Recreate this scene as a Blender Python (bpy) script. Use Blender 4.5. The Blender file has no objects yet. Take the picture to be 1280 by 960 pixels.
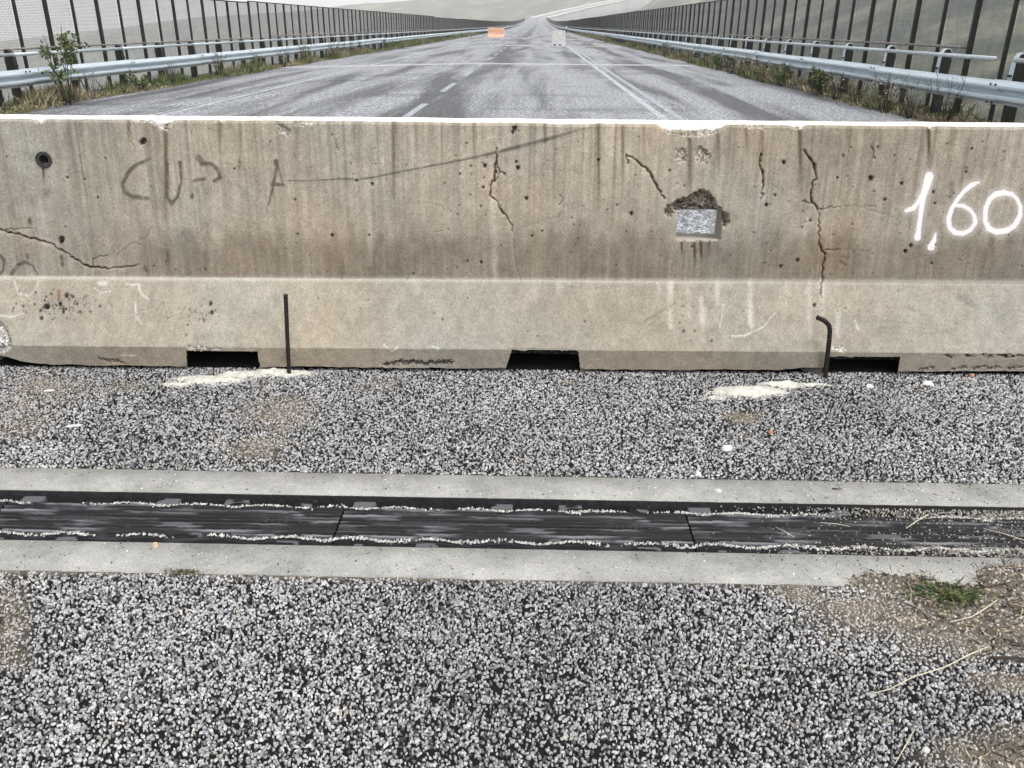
import bpy, math, random
import numpy as np

rng = np.random.default_rng(7)
random.seed(7)
R = math.radians
sc = bpy.context.scene
C = sc.collection

# ------------------------------------------------------------------ camera
F = 1040.0                       # focal length in pixels of the 1280 px wide photograph
H = 1.38                         # eye height above the road
TH, PS, RO = R(23.364), R(1.470), R(0.5)
w_ = np.array([-math.sin(PS) * math.cos(TH), math.cos(PS) * math.cos(TH), -math.sin(TH)])
r_ = np.array([math.cos(PS), math.sin(PS), 0.0])
d_ = np.cross(w_, r_)
CR = r_ * math.cos(RO) - d_ * math.sin(RO)
CD = r_ * math.sin(RO) + d_ * math.cos(RO)
CW = w_
CP = np.array([0, 0, H])


def proj(P):
    """world points -> pixels of the photograph"""
    v = np.asarray(P, float) - CP
    z = v @ CW
    return 640 + F * (v @ CR) / z, 480 + F * (v @ CD) / z


def gnd(x, y, z=0.0):
    """pixel -> the point of the level z under it"""
    v = CW * F + CR * (x - 640) + CD * (y - 480)
    return v * ((z - H) / v[2]) + CP


from mathutils import Matrix, Vector
cam_d = bpy.data.cameras.new('camera')
cam = bpy.data.objects.new('camera', cam_d)
C.objects.link(cam)
M4 = Matrix.Identity(4)
for i in range(3):
    M4[i][0] = CR[i]; M4[i][1] = -CD[i]; M4[i][2] = -CW[i]; M4[i][3] = CP[i]
cam.matrix_world = M4
cam_d.sensor_width = 36.0
cam_d.sensor_fit = 'HORIZONTAL'
cam_d.lens = F / 1280 * 36
cam_d.clip_start = 0.05
cam_d.clip_end = 20000
sc.camera = cam

# ------------------------------------------------------------------ sky, sun, exposure (overcast)
SUN_EL, SUN_AZ = R(58), R(150)          # azimuth clockwise from +Y
world = bpy.data.worlds.new('World')
sc.world = world
world.use_nodes = True
nt = world.node_tree
nt.nodes.clear()
sky = nt.nodes.new('ShaderNodeTexSky')
sky.sky_type = 'NISHITA'
sky.sun_disc = False
sky.sun_elevation = SUN_EL
sky.sun_rotation = SUN_AZ
sky.air_density = 1.0
sky.dust_density = 5.0
sky.ozone_density = 1.0
hs = nt.nodes.new('ShaderNodeHueSaturation')
hs.inputs['Saturation'].default_value = 0.22
bg = nt.nodes.new('ShaderNodeBackground')
bg.inputs['Strength'].default_value = 0.15
wo = nt.nodes.new('ShaderNodeOutputWorld')
nt.links.new(sky.outputs[0], hs.inputs['Color'])
nt.links.new(hs.outputs[0], bg.inputs[0])
nt.links.new(bg.outputs[0], wo.inputs[0])
sd = bpy.data.lights.new('sun', 'SUN')
sd.energy = 0.6
sd.angle = R(25)
sd.color = (1.0, 0.97, 0.92)
sun = bpy.data.objects.new('sun', sd)
C.objects.link(sun)
sdir = Vector((math.sin(SUN_AZ) * math.cos(SUN_EL), math.cos(SUN_AZ) * math.cos(SUN_EL), math.sin(SUN_EL)))
sun.rotation_euler = sdir.to_track_quat('Z', 'Y').to_euler()
sun.location = (0, 0, 60)
sc.view_settings.view_transform = 'Standard'
sc.view_settings.look = 'None'
sc.view_settings.gamma = 1.0
sc.view_settings.exposure = 1.05
sc.cycles.max_bounces = 6
sc.cycles.diffuse_bounces = 3
sc.cycles.glossy_bounces = 2
sc.cycles.transparent_max_bounces = 8
sc.cycles.volume_bounces = 3
sc.cycles.use_denoising = True


# ------------------------------------------------------------------ helpers
def link(o, parent=None):
    C.objects.link(o)
    if parent is not None:
        o.parent = parent
    return o


def tag(o, label=None, cat=None, group=None, kind=None):
    if label: o['label'] = label
    if cat: o['category'] = cat
    if group: o['group'] = group
    if kind: o['kind'] = kind
    return o


def empty(name, loc=(0, 0, 0), rz=0.0):
    o = bpy.data.objects.new(name, None)
    o.empty_display_size = 0.2
    o.location = loc
    o.rotation_euler = (0, 0, rz)
    return link(o)


def mesh_np(name, V, quads=None, tris=None, mat=None, smooth=False, col=None, attrs=None):
    """fast mesh from numpy arrays"""
    V = np.ascontiguousarray(V, dtype=np.float32)
    me = bpy.data.meshes.new(name)
    me.vertices.add(len(V))
    me.vertices.foreach_set('co', V.ravel())
    lv, ls = [], []
    n = 0
    if quads is not None and len(quads):
        q = np.asarray(quads, dtype=np.int32)
        lv.append(q.ravel()); ls.append(np.arange(len(q)) * 4 + n); n += q.size
    if tris is not None and len(tris):
        t = np.asarray(tris, dtype=np.int32)
        lv.append(t.ravel()); ls.append(np.arange(len(t)) * 3 + n); n += t.size
    lv = np.concatenate(lv).astype(np.int32); ls = np.concatenate(ls).astype(np.int32)
    me.loops.add(len(lv))
    me.loops.foreach_set('vertex_index', lv)
    me.polygons.add(len(ls))
    me.polygons.foreach_set('loop_start', ls)
    if smooth:
        me.polygons.foreach_set('use_smooth', np.ones(len(ls), dtype=bool))
    if col is not None:
        a = me.color_attributes.new('Col', 'FLOAT_COLOR', 'POINT')
        c4 = np.ones((len(V), 4), dtype=np.float32)
        c4[:, :3] = col
        a.data.foreach_set('color', c4.ravel())
    for k, v in (attrs or {}).items():
        a = me.attributes.new(k, 'FLOAT', 'POINT')
        a.data.foreach_set('value', np.ascontiguousarray(v, dtype=np.float32))
    me.update(calc_edges=True)
    me.validate()
    if mat is not None:
        me.materials.append(mat)
    return me


def obj_np(name, V, quads=None, tris=None, mat=None, parent=None, **kw):
    return link(bpy.data.objects.new(name, mesh_np(name, V, quads, tris, mat, **kw)), parent)


class MB:
    """collects boxes, tubes and prisms into one mesh"""
    def __init__(s): s.v = []; s.f = []

    def add(s, V, Fc):
        n = len(s.v)
        s.v += [tuple(map(float, p)) for p in V]
        s.f += [tuple(i + n for i in f) for f in Fc]
        return s

    def box(s, x0, x1, y0, y1, z0, z1):
        return s.add([(x0, y0, z0), (x1, y0, z0), (x1, y1, z0), (x0, y1, z0), (x0, y0, z1), (x1, y0, z1), (x1, y1, z1), (x0, y1, z1)],
                     [(0, 3, 2, 1), (4, 5, 6, 7), (0, 1, 5, 4), (1, 2, 6, 5), (2, 3, 7, 6), (3, 0, 4, 7)])

    def tube(s, pts, rad, n=8, cap=True):
        pts = [Vector(p) for p in pts]
        rads = rad if hasattr(rad, '__len__') else [rad] * len(pts)
        V, Fc = [], []
        up = None
        for i, p in enumerate(pts):
            t = (pts[min(i + 1, len(pts) - 1)] - pts[max(i - 1, 0)]).normalized()
            if up is None:
                up = Vector((0, 0, 1)) if abs(t.z) < 0.9 else Vector((1, 0, 0))
            a = t.cross(up)
            if a.length < 1e-5:
                a = t.orthogonal()
            a.normalize()
            b = t.cross(a).normalized()
            up = a.cross(t) if False else up
            for k in range(n):
                an = 2 * math.pi * k / n
                V.append(p + (a * math.cos(an) + b * math.sin(an)) * rads[i])
        for i in range(len(pts) - 1):
            for k in range(n):
                Fc.append((i * n + k, i * n + (k + 1) % n, (i + 1) * n + (k + 1) % n, (i + 1) * n + k))
        if cap:
            Fc.append(tuple(range(n - 1, -1, -1)))
            Fc.append(tuple((len(pts) - 1) * n + k for k in range(n)))
        return s.add(V, Fc)

    def prism(s, prof, a0, a1, axis='y'):
        """closed 2-D outline extruded along an axis (outline in the two other axes)"""
        n = len(prof)
        mk = {'y': lambda p, a: (p[0], a, p[1]), 'x': lambda p, a: (a, p[0], p[1]), 'z': lambda p, a: (p[0], p[1], a)}[axis]
        V = [mk(p, a0) for p in prof] + [mk(p, a1) for p in prof]
        Fc = [(i, (i + 1) % n, n + (i + 1) % n, n + i) for i in range(n)] + [tuple(range(n))[::-1], tuple(range(n, 2 * n))]
        return s.add(V, Fc)

    def mesh(s, name, mat, smooth=False):
        me = bpy.data.meshes.new(name)
        me.from_pydata(s.v, [], s.f)
        if smooth:
            for p in me.polygons: p.use_smooth = True
        me.materials.append(mat)
        return me

    def build(s, name, mat, parent=None, smooth=False):
        return link(bpy.data.objects.new(name, s.mesh(name, mat, smooth)), parent)


def put(name, me, parent=None, loc=(0, 0, 0), rz=0.0, scale=None):
    o = bpy.data.objects.new(name, me)
    o.location = loc
    o.rotation_euler = (0, 0, rz)
    if scale: o.scale = scale
    return link(o, parent)


def _hash(ix, iy, seed):
    h = (ix.astype(np.int64) * 374761393 + iy.astype(np.int64) * 668265263 + seed * 1442695041) & 0xFFFFFFFF
    h = ((h ^ (h >> 13)) * 1274126177) & 0xFFFFFFFF
    h = h ^ (h >> 16)
    return (h & 0xFFFFFF) / float(0xFFFFFF)


def vn(x, y, seed=0):
    """value noise 0..1"""
    x = np.asarray(x, float); y = np.asarray(y, float)
    ix = np.floor(x); iy = np.floor(y)
    fx = x - ix; fy = y - iy
    fx = fx * fx * (3 - 2 * fx); fy = fy * fy * (3 - 2 * fy)
    a = _hash(ix, iy, seed); b = _hash(ix + 1, iy, seed); c = _hash(ix, iy + 1, seed); d = _hash(ix + 1, iy + 1, seed)
    return (a * (1 - fx) + b * fx) * (1 - fy) + (c * (1 - fx) + d * fx) * fy


def fbm(x, y, seed=0, o=4):
    s = 0; a = 0.5; t = 0
    for k in range(o):
        s = s + a * vn(x * 2 ** k, y * 2 ** k, seed + k * 17); t += a; a *= 0.5
    return s / t


def sstep(a, b, x):
    t = np.clip((x - a) / (b - a), 0, 1)
    return t * t * (3 - 2 * t)


# ------------------------------------------------------------------ materials
def mat_base(name, rough=0.85, spec=0.3, metal=0.0):
    m = bpy.data.materials.new(name)
    m.use_nodes = True
    n = m.node_tree.nodes
    b = n['Principled BSDF']
    b.inputs['Roughness'].default_value = rough
    b.inputs['Metallic'].default_value = metal
    b.inputs['Specular IOR Level'].default_value = spec
    return m, m.node_tree, b


def nd(t, typ, **kw):
    n = t.nodes.new(typ)
    for k, v in kw.items():
        if k in n.inputs.keys():
            n.inputs[k].default_value = v
        else:
            setattr(n, k, v)
    return n


def ramp(t, stops, src=None):
    n = t.nodes.new('ShaderNodeValToRGB')
    e = n.color_ramp.elements
    while len(e) < len(stops): e.new(0.5)
    for k, (p, c) in enumerate(stops):
        e[k].position = p
        e[k].color = (*c, 1) if hasattr(c, '__len__') else (c, c, c, 1)
    if src is not None: t.links.new(src, n.inputs[0])
    return n


def mixc(t, a, b, fac, mode='MIX'):
    n = t.nodes.new('ShaderNodeMix')
    n.data_type = 'RGBA'
    n.blend_type = mode
    for sock, val in ((n.inputs[6], a), (n.inputs[7], b), (n.inputs[0], fac)):
        if hasattr(val, 'is_linked') or hasattr(val, 'links'):
            t.links.new(val, sock)
        elif hasattr(val, '__len__'):
            sock.default_value = (*val, 1)
        else:
            sock.default_value = val
    return n.outputs[2]


def pos(t):
    return t.nodes.new('ShaderNodeNewGeometry').outputs['Position']


def objco(t):
    return t.nodes.new('ShaderNodeTexCoord').outputs['Object']


def simple_mat(name, c0, c1, scale=8.0, rough=0.8, spec=0.3, metal=0.0, bump=0.0, detail=5.0, coord=None, stretch=None):
    """two colours mixed by noise, light bump"""
    m, t, b = mat_base(name, rough, spec, metal)
    co = (coord or objco)(t)
    if stretch:
        mp = nd(t, 'ShaderNodeMapping'); mp.inputs['Scale'].default_value = stretch
        t.links.new(co, mp.inputs['Vector']); co = mp.outputs[0]
    n = nd(t, 'ShaderNodeTexNoise', Scale=scale, Detail=detail, Roughness=0.65)
    t.links.new(co, n.inputs['Vector'])
    rp = ramp(t, [(0.3, c0), (0.7, c1)], n.outputs[0])
    t.links.new(rp.outputs[0], b.inputs['Base Color'])
    if bump:
        bp = nd(t, 'ShaderNodeBump', Strength=bump, Distance=0.01)
        t.links.new(n.outputs[0], bp.inputs['Height'])
        t.links.new(bp.outputs[0], b.inputs['Normal'])
    return m


def attr_mat(name, rough=0.9, spec=0.25, nscale=400.0, amount=0.35, bump=0.15, bdist=0.002):
    """colour from the mesh's own colour attribute, broken up by fine grain"""
    m, t, b = mat_base(name, rough, spec)
    at = nd(t, 'ShaderNodeAttribute'); at.attribute_name = 'Col'
    n = nd(t, 'ShaderNodeTexNoise', Scale=nscale, Detail=3.0, Roughness=0.7)
    t.links.new(pos(t), n.inputs['Vector'])
    rp = ramp(t, [(0.25, 1 - amount), (0.75, 1 + amount)], n.outputs[0])
    c = mixc(t, at.outputs['Color'], rp.outputs[0], 1.0, 'MULTIPLY')
    t.links.new(c, b.inputs['Base Color'])
    if bump:
        bp = nd(t, 'ShaderNodeBump', Strength=bump, Distance=bdist)
        t.links.new(n.outputs[0], bp.inputs['Height'])
        t.links.new(bp.outputs[0], b.inputs['Normal'])
    return m


M_stone = attr_mat('stone_chips', 0.75, 0.35, 330, 0.75, 0.5)
M_conc = attr_mat('cast_concrete', 0.92, 0.2, 190, 0.38, 0.45, 0.004)
M_soil = attr_mat('dry_soil', 0.95, 0.15, 500, 0.45, 0.5, 0.004)
M_leaf = attr_mat('plant_leaf', 0.7, 0.25, 30, 0.25, 0)
M_rubber = attr_mat('joint_rubber', 0.75, 0.2, 600, 0.4, 0.3)


def asphalt_mat():
    m, t, b = mat_base('worn_asphalt', 0.6, 0.35)
    P = pos(t)
    v = nd(t, 'ShaderNodeTexVoronoi', Scale=95.0); t.links.new(P, v.inputs['Vector'])
    sp = nd(t, 'ShaderNodeSeparateColor'); t.links.new(v.outputs['Color'], sp.inputs[0])
    grain = ramp(t, [(0.0, (.045, .048, .053)), (0.4, (.18, .188, .20)), (0.75, (.31, .32, .34)), (1.0, (.52, .535, .56))], sp.outputs[0])
    n0 = nd(t, 'ShaderNodeTexNoise', Scale=9.0, Detail=6.0, Roughness=0.7); t.links.new(P, n0.inputs['Vector'])
    r0 = ramp(t, [(0.3, 0.6), (0.7, 1.35)], n0.outputs[0])
    c = mixc(t, grain.outputs[0], r0.outputs[0], 1.0, 'MULTIPLY')
    n5 = nd(t, 'ShaderNodeTexNoise', Scale=42.0, Detail=2.0, Roughness=0.6); t.links.new(P, n5.inputs['Vector'])
    r5 = ramp(t, [(0.36, 0.45), (0.5, 0.95), (0.64, 1.6)], n5.outputs[0])
    c = mixc(t, c, r5.outputs[0], 1.0, 'MULTIPLY')
    n6 = nd(t, 'ShaderNodeTexNoise', Scale=17.0, Detail=3.0, Roughness=0.7); t.links.new(P, n6.inputs['Vector'])
    r6 = ramp(t, [(0.36, 0.30), (0.5, 1.0), (0.66, 1.9)], n6.outputs[0])
    c = mixc(t, c, r6.outputs[0], 1.0, 'MULTIPLY')
    # worn tar and oil patches drawn out along and across the lanes
    mp = nd(t, 'ShaderNodeMapping'); mp.inputs['Scale'].default_value = (0.9, 0.07, 1); t.links.new(P, mp.inputs['Vector'])
    n1 = nd(t, 'ShaderNodeTexNoise', Scale=1.0, Detail=5.0, Roughness=0.6, Distortion=0.4); t.links.new(mp.outputs[0], n1.inputs['Vector'])
    sx = nd(t, 'ShaderNodeSeparateXYZ'); t.links.new(P, sx.inputs[0])
    last = n1.outputs[0]
    for xc, sg, am in ((-1.7, 1.3, .12), (3.9, .9, .10), (-4.2, .7, .06)):
        q1 = nd(t, 'ShaderNodeMath', operation='SUBTRACT'); t.links.new(sx.outputs[0], q1.inputs[0]); q1.inputs[1].default_value = xc
        q2 = nd(t, 'ShaderNodeMath', operation='ABSOLUTE'); t.links.new(q1.outputs[0], q2.inputs[0])
        q3 = nd(t, 'ShaderNodeMapRange', interpolation_type='SMOOTHSTEP'); t.links.new(q2.outputs[0], q3.inputs[0])
        q3.inputs[1].default_value = 0; q3.inputs[2].default_value = sg; q3.inputs[3].default_value = am; q3.inputs[4].default_value = 0
        q4 = nd(t, 'ShaderNodeMath', operation='ADD'); t.links.new(last, q4.inputs[0]); t.links.new(q3.outputs[0], q4.inputs[1])
        last = q4.outputs[0]
    r1 = ramp(t, [(0.47, 1.0), (0.64, 0.28)], last)
    c = mixc(t, c, r1.outputs[0], 1.0, 'MULTIPLY')
    mp2 = nd(t, 'ShaderNodeMapping'); mp2.inputs['Scale'].default_value = (0.22, 0.5, 1); t.links.new(P, mp2.inputs['Vector'])
    n2 = nd(t, 'ShaderNodeTexNoise', Scale=1.0, Detail=4.0, Roughness=0.6); t.links.new(mp2.outputs[0], n2.inputs['Vector'])
    r2 = ramp(t, [(0.55, 1.0), (0.7, 0.5)], n2.outputs[0])
    c = mixc(t, c, r2.outputs[0], 1.0, 'MULTIPLY')
    t.links.new(c, b.inputs['Base Color'])
    bp = nd(t, 'ShaderNodeBump', Strength=0.6, Distance=0.004); t.links.new(sp.outputs[0], bp.inputs['Height'])
    t.links.new(bp.outputs[0], b.inputs['Normal'])
    return m


M_asph = asphalt_mat()


def paint_mat(name, col, wear):
    m, t, b = mat_base(name, 0.7, 0.3)
    P = pos(t)
    n = nd(t, 'ShaderNodeTexNoise', Scale=14.0, Detail=8.0, Roughness=0.75); t.links.new(P, n.inputs['Vector'])
    rp = ramp(t, [(wear - 0.07, (.17, .185, .21)), (wear + 0.07, col)], n.outputs[0])
    t.links.new(rp.outputs[0], b.inputs['Base Color'])
    return m


M_line = paint_mat('road_paint', (.50, .51, .52), 0.50)
M_line2 = paint_mat('road_paint_faded', (.46, .47, .485), 0.52)
M_galv = simple_mat('galvanised_steel', (.42, .49, .54), (.60, .67, .71), 3.0, 0.45, 0.5, 0.35, 0.02, stretch=(6, 0.5, 6))
M_darksteel = simple_mat('weathered_dark_steel', (.006, .006, .006), (.024, .022, .021), 14.0, 0.7, 0.4, 0.2)
M_greysteel = simple_mat('grey_post_steel', (.012, .013, .014), (.075, .085, .095), 9.0, 0.6, 0.4, 0.3)
M_pipe = simple_mat('galvanised_pipe', (.34, .38, .40), (.55, .6, .62), 9.0, 0.5, 0.5, 0.3)
M_rust = simple_mat('rusty_rail', (.10, .07, .055), (.42, .40, .38), 11.0, 0.7, 0.3, 0.2)
M_wire = simple_mat('mesh_wire', (.13, .135, .14), (.28, .29, .295), 4.0, 0.6, 0.4, 0.3)
M_rebar = simple_mat('blackened_rebar', (.006, .005, .005), (.03, .024, .02), 60.0, 0.6, 0.4, 0.3, 0.2)
M_verge = simple_mat('verge_soil', (.09, .075, .055), (.20, .17, .125), 5.0, 0.95, 0.1, 0, 0.4, coord=pos)
M_deck = simple_mat('deck_concrete', (.26, .25, .23), (.40, .39, .37), 2.0, 0.9, 0.2, 0, 0.1, coord=pos)
M_twig = simple_mat('dry_straw', (.36, .32, .24), (.56, .51, .40), 60.0, 0.8, 0.2)
M_bark = simple_mat('dark_twig', (.02, .016, .013), (.07, .055, .042), 60.0, 0.85, 0.2)
M_white = simple_mat('white_fragment', (.62, .60, .56), (.80, .79, .76), 120.0, 0.8, 0.3, 0, 0.3)
M_orange = simple_mat('orange_plastic', (.46, .24, .16), (.60, .35, .25), 3.0, 0.5, 0.4)
M_paleconc = simple_mat('pale_concrete', (.38, .38, .37), (.56, .56, .54), 4.0, 0.9, 0.2, 0, 0.2)
M_dark = simple_mat('black_rubber_and_shade', (.010, .010, .011), (.03, .03, .032), 50.0, 0.8, 0.2)
M_tan = simple_mat('tan_pebble', (.42, .29, .19), (.60, .44, .31), 90.0, 0.8, 0.2)


# ------------------------------------------------------------------ road shape
def zcross(x):
    return 0.029 * np.minimum(np.asarray(x, float) + 2.5, 0)


def zalong(y):
    return 1.35e-5 * np.maximum(np.asarray(y, float) - 150, 0) ** 2


def zroad(x, y):
    return zcross(x) + zalong(y)


XL, XR = -9.75, 6.25             # asphalt edges
EL, ER = -11.15, 7.45            # deck edges
JN0, JH0, JH1, JN1 = 1.862, 2.005, 2.282, 2.425     # near joint: header / rubber / header (Y)
YAW_J = R(0.55)

# terrain: deep valley on the left, hillside on the right, ridge ahead
xs = np.concatenate([np.linspace(-6000, -700, 60)[:-1], np.linspace(-700, 700, 141)[:-1], np.linspace(700, 4000, 45)])
ys = np.concatenate([np.linspace(-400, 1200, 121)[:-1], np.linspace(1200, 6500, 90)])
gx, gy = np.meshgrid(xs, ys)
nz = fbm(gx / 420, gy / 420, 5, 5) - 0.5
nf = fbm(gx / 90, gy / 90, 15, 4) - 0.5
valley = -150 + 60 * sstep(-900, 0, gx)
right = (60 + 0.06 * gy) * sstep(15, 330, gx) + 120 * sstep(250, 1400, gx)
base = valley + right + 52 * sstep(-60, 40, gx)
ridge = 36 + 0.085 * np.clip(gx + 430, -2500, 2500)
ahead = sstep(900, 1900, gy + 0.35 * gx)
zt = base * (1 - ahead) + (np.maximum(base, ridge)) * ahead
under = np.exp(-((gx + 2) / 40) ** 2) * (1 - sstep(650, 820, gy))
zt = zt + nz * 34 * (0.35 + 0.65 * sstep(100, 900, np.hypot(gx, gy - 100))) + nf * 6
road_lift = zalong(np.minimum(gy, 900)) - 1.2
far_near = np.exp(-((gx - 8) / 45) ** 2) * sstep(700, 800, gy) * (1 - sstep(900, 1100, gy))
zt = zt * (1 - under * 0.6) + under * 0.6 * (-34)
zt = np.where((np.abs(gx + 2) < 60) & (gy < 720), np.minimum(zt, -9.0), zt)
zt = zt * (1 - far_near) + road_lift * far_near
ny, nx = gx.shape
idx = np.arange(nx * ny).reshape(ny, nx)
Q = np.stack([idx[:-1, :-1], idx[:-1, 1:], idx[1:, 1:], idx[1:, :-1]], -1).reshape(-1, 4)
m, t, b = mat_base('hill_vegetation', 0.95, 0.1)
n1 = nd(t, 'ShaderNodeTexNoise', Scale=0.022, Detail=9.0, Roughness=0.72); t.links.new(pos(t), n1.inputs['Vector'])
rp = ramp(t, [(0.36, (.012, .02, .012)), (0.5, (.06, .07, .045)), (0.64, (.24, .22, .15))], n1.outputs[0])
t.links.new(rp.outputs[0], b.inputs['Base Color'])
tag(obj_np('hills', np.stack([gx, gy, zt], -1).reshape(-1, 3), Q, mat=m, smooth=True), kind='structure')

# road surface behind the barrier, one sheet with the crossfall and the far climb
rx = np.array([XL, -8, -6, -4, -2.5, 0, 2, 4, XR])
ry = np.concatenate([np.linspace(3.55, 150, 40), np.linspace(155, 900, 110)])
gx, gy = np.meshgrid(rx, ry)
nx, ny = len(rx), len(ry)
idx = np.arange(nx * ny).reshape(ny, nx)
Q = np.stack([idx[:-1, :-1], idx[:-1, 1:], idx[1:, 1:], idx[1:, :-1]], -1).reshape(-1, 4)
road = tag(obj_np('road', np.stack([gx, gy, zroad(gx, gy)], -1).reshape(-1, 3), Q, mat=M_asph), kind='structure')

# bridge deck slab under it with raised verge strips
mb = MB()
for y0, y1 in zip(ry[:-1:6], list(ry[6::6]) + [900.0]):
    for xa, xb in ((EL, XL - 0.002), (XR + 0.002, ER)):
        za0, za1, zb0, zb1 = [float(zroad(x, y)) for x in (xa, xb) for y in (y0, y1)]
        mb.add([(xa, y0, za0 + .05), (xb, y0, zb0 + .02), (xb, y1, zb1 + .02), (xa, y1, za1 + .05),
                (xa, y0, za0 - 1.3), (xb, y0, zb0 - .3), (xb, y1, zb1 - .3), (xa, y1, za1 - 1.3)],
               [(0, 1, 2, 3), (0, 3, 7, 4), (1, 5, 6, 2), (4, 7, 6, 5)])
for xa, xb in ((EL, XL - 0.002), (XR + 0.002, ER)):
    za, zb = float(zcross(xa)), float(zcross(xb))
    mb.add([(xa, -8, za + .05), (xb, -8, zb + .02), (xb, 3.55, zb + .02), (xa, 3.55, za + .05),
            (xa, -8, za - 1.3), (xb, -8, zb - .3), (xb, 3.55, zb - .3), (xa, 3.55, za - 1.3)],
           [(0, 1, 2, 3), (0, 3, 7, 4), (1, 5, 6, 2), (4, 7, 6, 5), (0, 4, 5, 1)])
tag(mb.build('verge', M_verge), kind='structure')
mb = MB().box(EL + .3, ER - .3, -8, 850, -2.2, -0.95)
tag(mb.build('bridge_deck', M_deck), kind='structure')

# ------------------------------------------------------------------ near asphalt: bitumen bed + stone chips
BLOBS = [(345, 515, 62, 40, .62), (318, 562, 66, 26, .58), (60, 482, 95, 26, .55), (25, 520, 60, 45, .5), (930, 522, 38, 16, .62),
         (930, 545, 30, 12, .5), (15, 780, 42, 70, .6), (1090, 765, 110, 50, .70), (1200, 775, 120, 62, .85), (1265, 735, 60, 40, 1.1),
         (1255, 935, 120, 36, .8), (470, 485, 50, 18, .45), (1150, 728, 80, 16, 1.0), (1000, 742, 60, 14, .7), (1260, 850, 70, 24, .7),
         (1180, 880, 100, 20, .3), (150, 482, 60, 14, .5), (700, 476, 40, 6, .4), (480, 560, 30, 20, .3), (1000, 900, 60, 20, .25)]


def soil_mask(px, py, noise):
    m = np.zeros_like(px)
    for cx, cy, ax, ay, s in BLOBS:
        m = np.maximum(m, s * np.exp(-(((px - cx) / ax) ** 2 + ((py - cy) / ay) ** 2) * 1.1))
    return np.clip((m - 0.28) * 1.7 + (noise - 0.5) * 0.9 * (m > 0.1), 0, 1)


def jshift(x):
    return np.asarray(x) * math.tan(YAW_J)


def bed(xa, xb, ya, yb, step):
    gx, gy = np.meshgrid(np.arange(xa, xb + step / 2, step), np.arange(ya, yb + step / 2, step))
    return gx, gy


SOILC = np.array([.17, .143, .112])
roads = []
for ya, yb, nm in ((-3.0, JN0, 'a'), (JN1, 3.75, 'b')):
    xs = np.concatenate([np.arange(XL, -3.2, .4), np.arange(-3.2, 3.2, 0.012), np.arange(3.2, XR + .01, 0.305)])
    ysl = np.concatenate([np.arange(ya, 0.55, .3), np.arange(max(ya, 0.55), yb, 0.012), [yb]])
    gx, gy = np.meshgrid(xs, ysl)
    gy = gy + jshift(gx) * np.where(nm == 'a', sstep(ya, yb, gy), 1 - sstep(ya, yb, gy))
    P0 = np.stack([gx, gy, zcross(gx)], -1).reshape(-1, 3)
    px, py = proj(np.where((P0[:, 1:2] < 0.5), [[0, 0.5, 0]], P0))
    ns = fbm(P0[:, 0] * 14, P0[:, 1] * 14, 3, 4)
    sm = soil_mask(px, py, ns) * (P0[:, 1] > 0.5)
    edge = np.exp(-((P0[:, 1] - jshift(P0[:, 0]) - JN0 + .004) / .012) ** 2) * .8 + np.exp(-((P0[:, 1] - jshift(P0[:, 0]) - JN1 - .004) / .01) ** 2) * .4
    sm = np.clip(sm + edge * ns * 1.4, 0, 1)
    P0[:, 2] += -0.0056 + sm * 0.0035 + (vn(P0[:, 0] * 60, P0[:, 1] * 60, 9) - .5) * .003
    outz = ((np.abs(P0[:, 0]) > .55 * P0[:, 1] + .62) | (P0[:, 1] < .96)).astype(float)
    P0[:, 2] = P0[:, 2] * (1 - outz) + (zcross(P0[:, 0]) - .001) * outz
    bit = np.array([.0085, .0088, .0095])
    colr = bit * (1 - sm[:, None]) + SOILC * sm[:, None] * (0.55 + 0.9 * vn(P0[:, 0] * 90, P0[:, 1] * 90, 4))[:, None]
    ny, nx = gx.shape
    idx = np.arange(nx * ny).reshape(ny, nx)
    Q = np.stack([idx[:-1, :-1], idx[:-1, 1:], idx[1:, 1:], idx[1:, :-1]], -1).reshape(-1, 4)
    roads.append((P0, Q, colr, outz[Q].min(1) > .5))
Vn = np.concatenate([r[0] for r in roads])
Qn = np.concatenate([roads[0][1], roads[1][1] + len(roads[0][0])])
Cn = np.concatenate([r[2] for r in roads])
pave = tag(obj_np('road', Vn, Qn, mat=M_soil, col=Cn), kind='structure')
pave.data.materials.append(M_asph)
pave.data.polygons.foreach_set('material_index', np.concatenate([r[3] for r in roads]).astype(np.int32))


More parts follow.
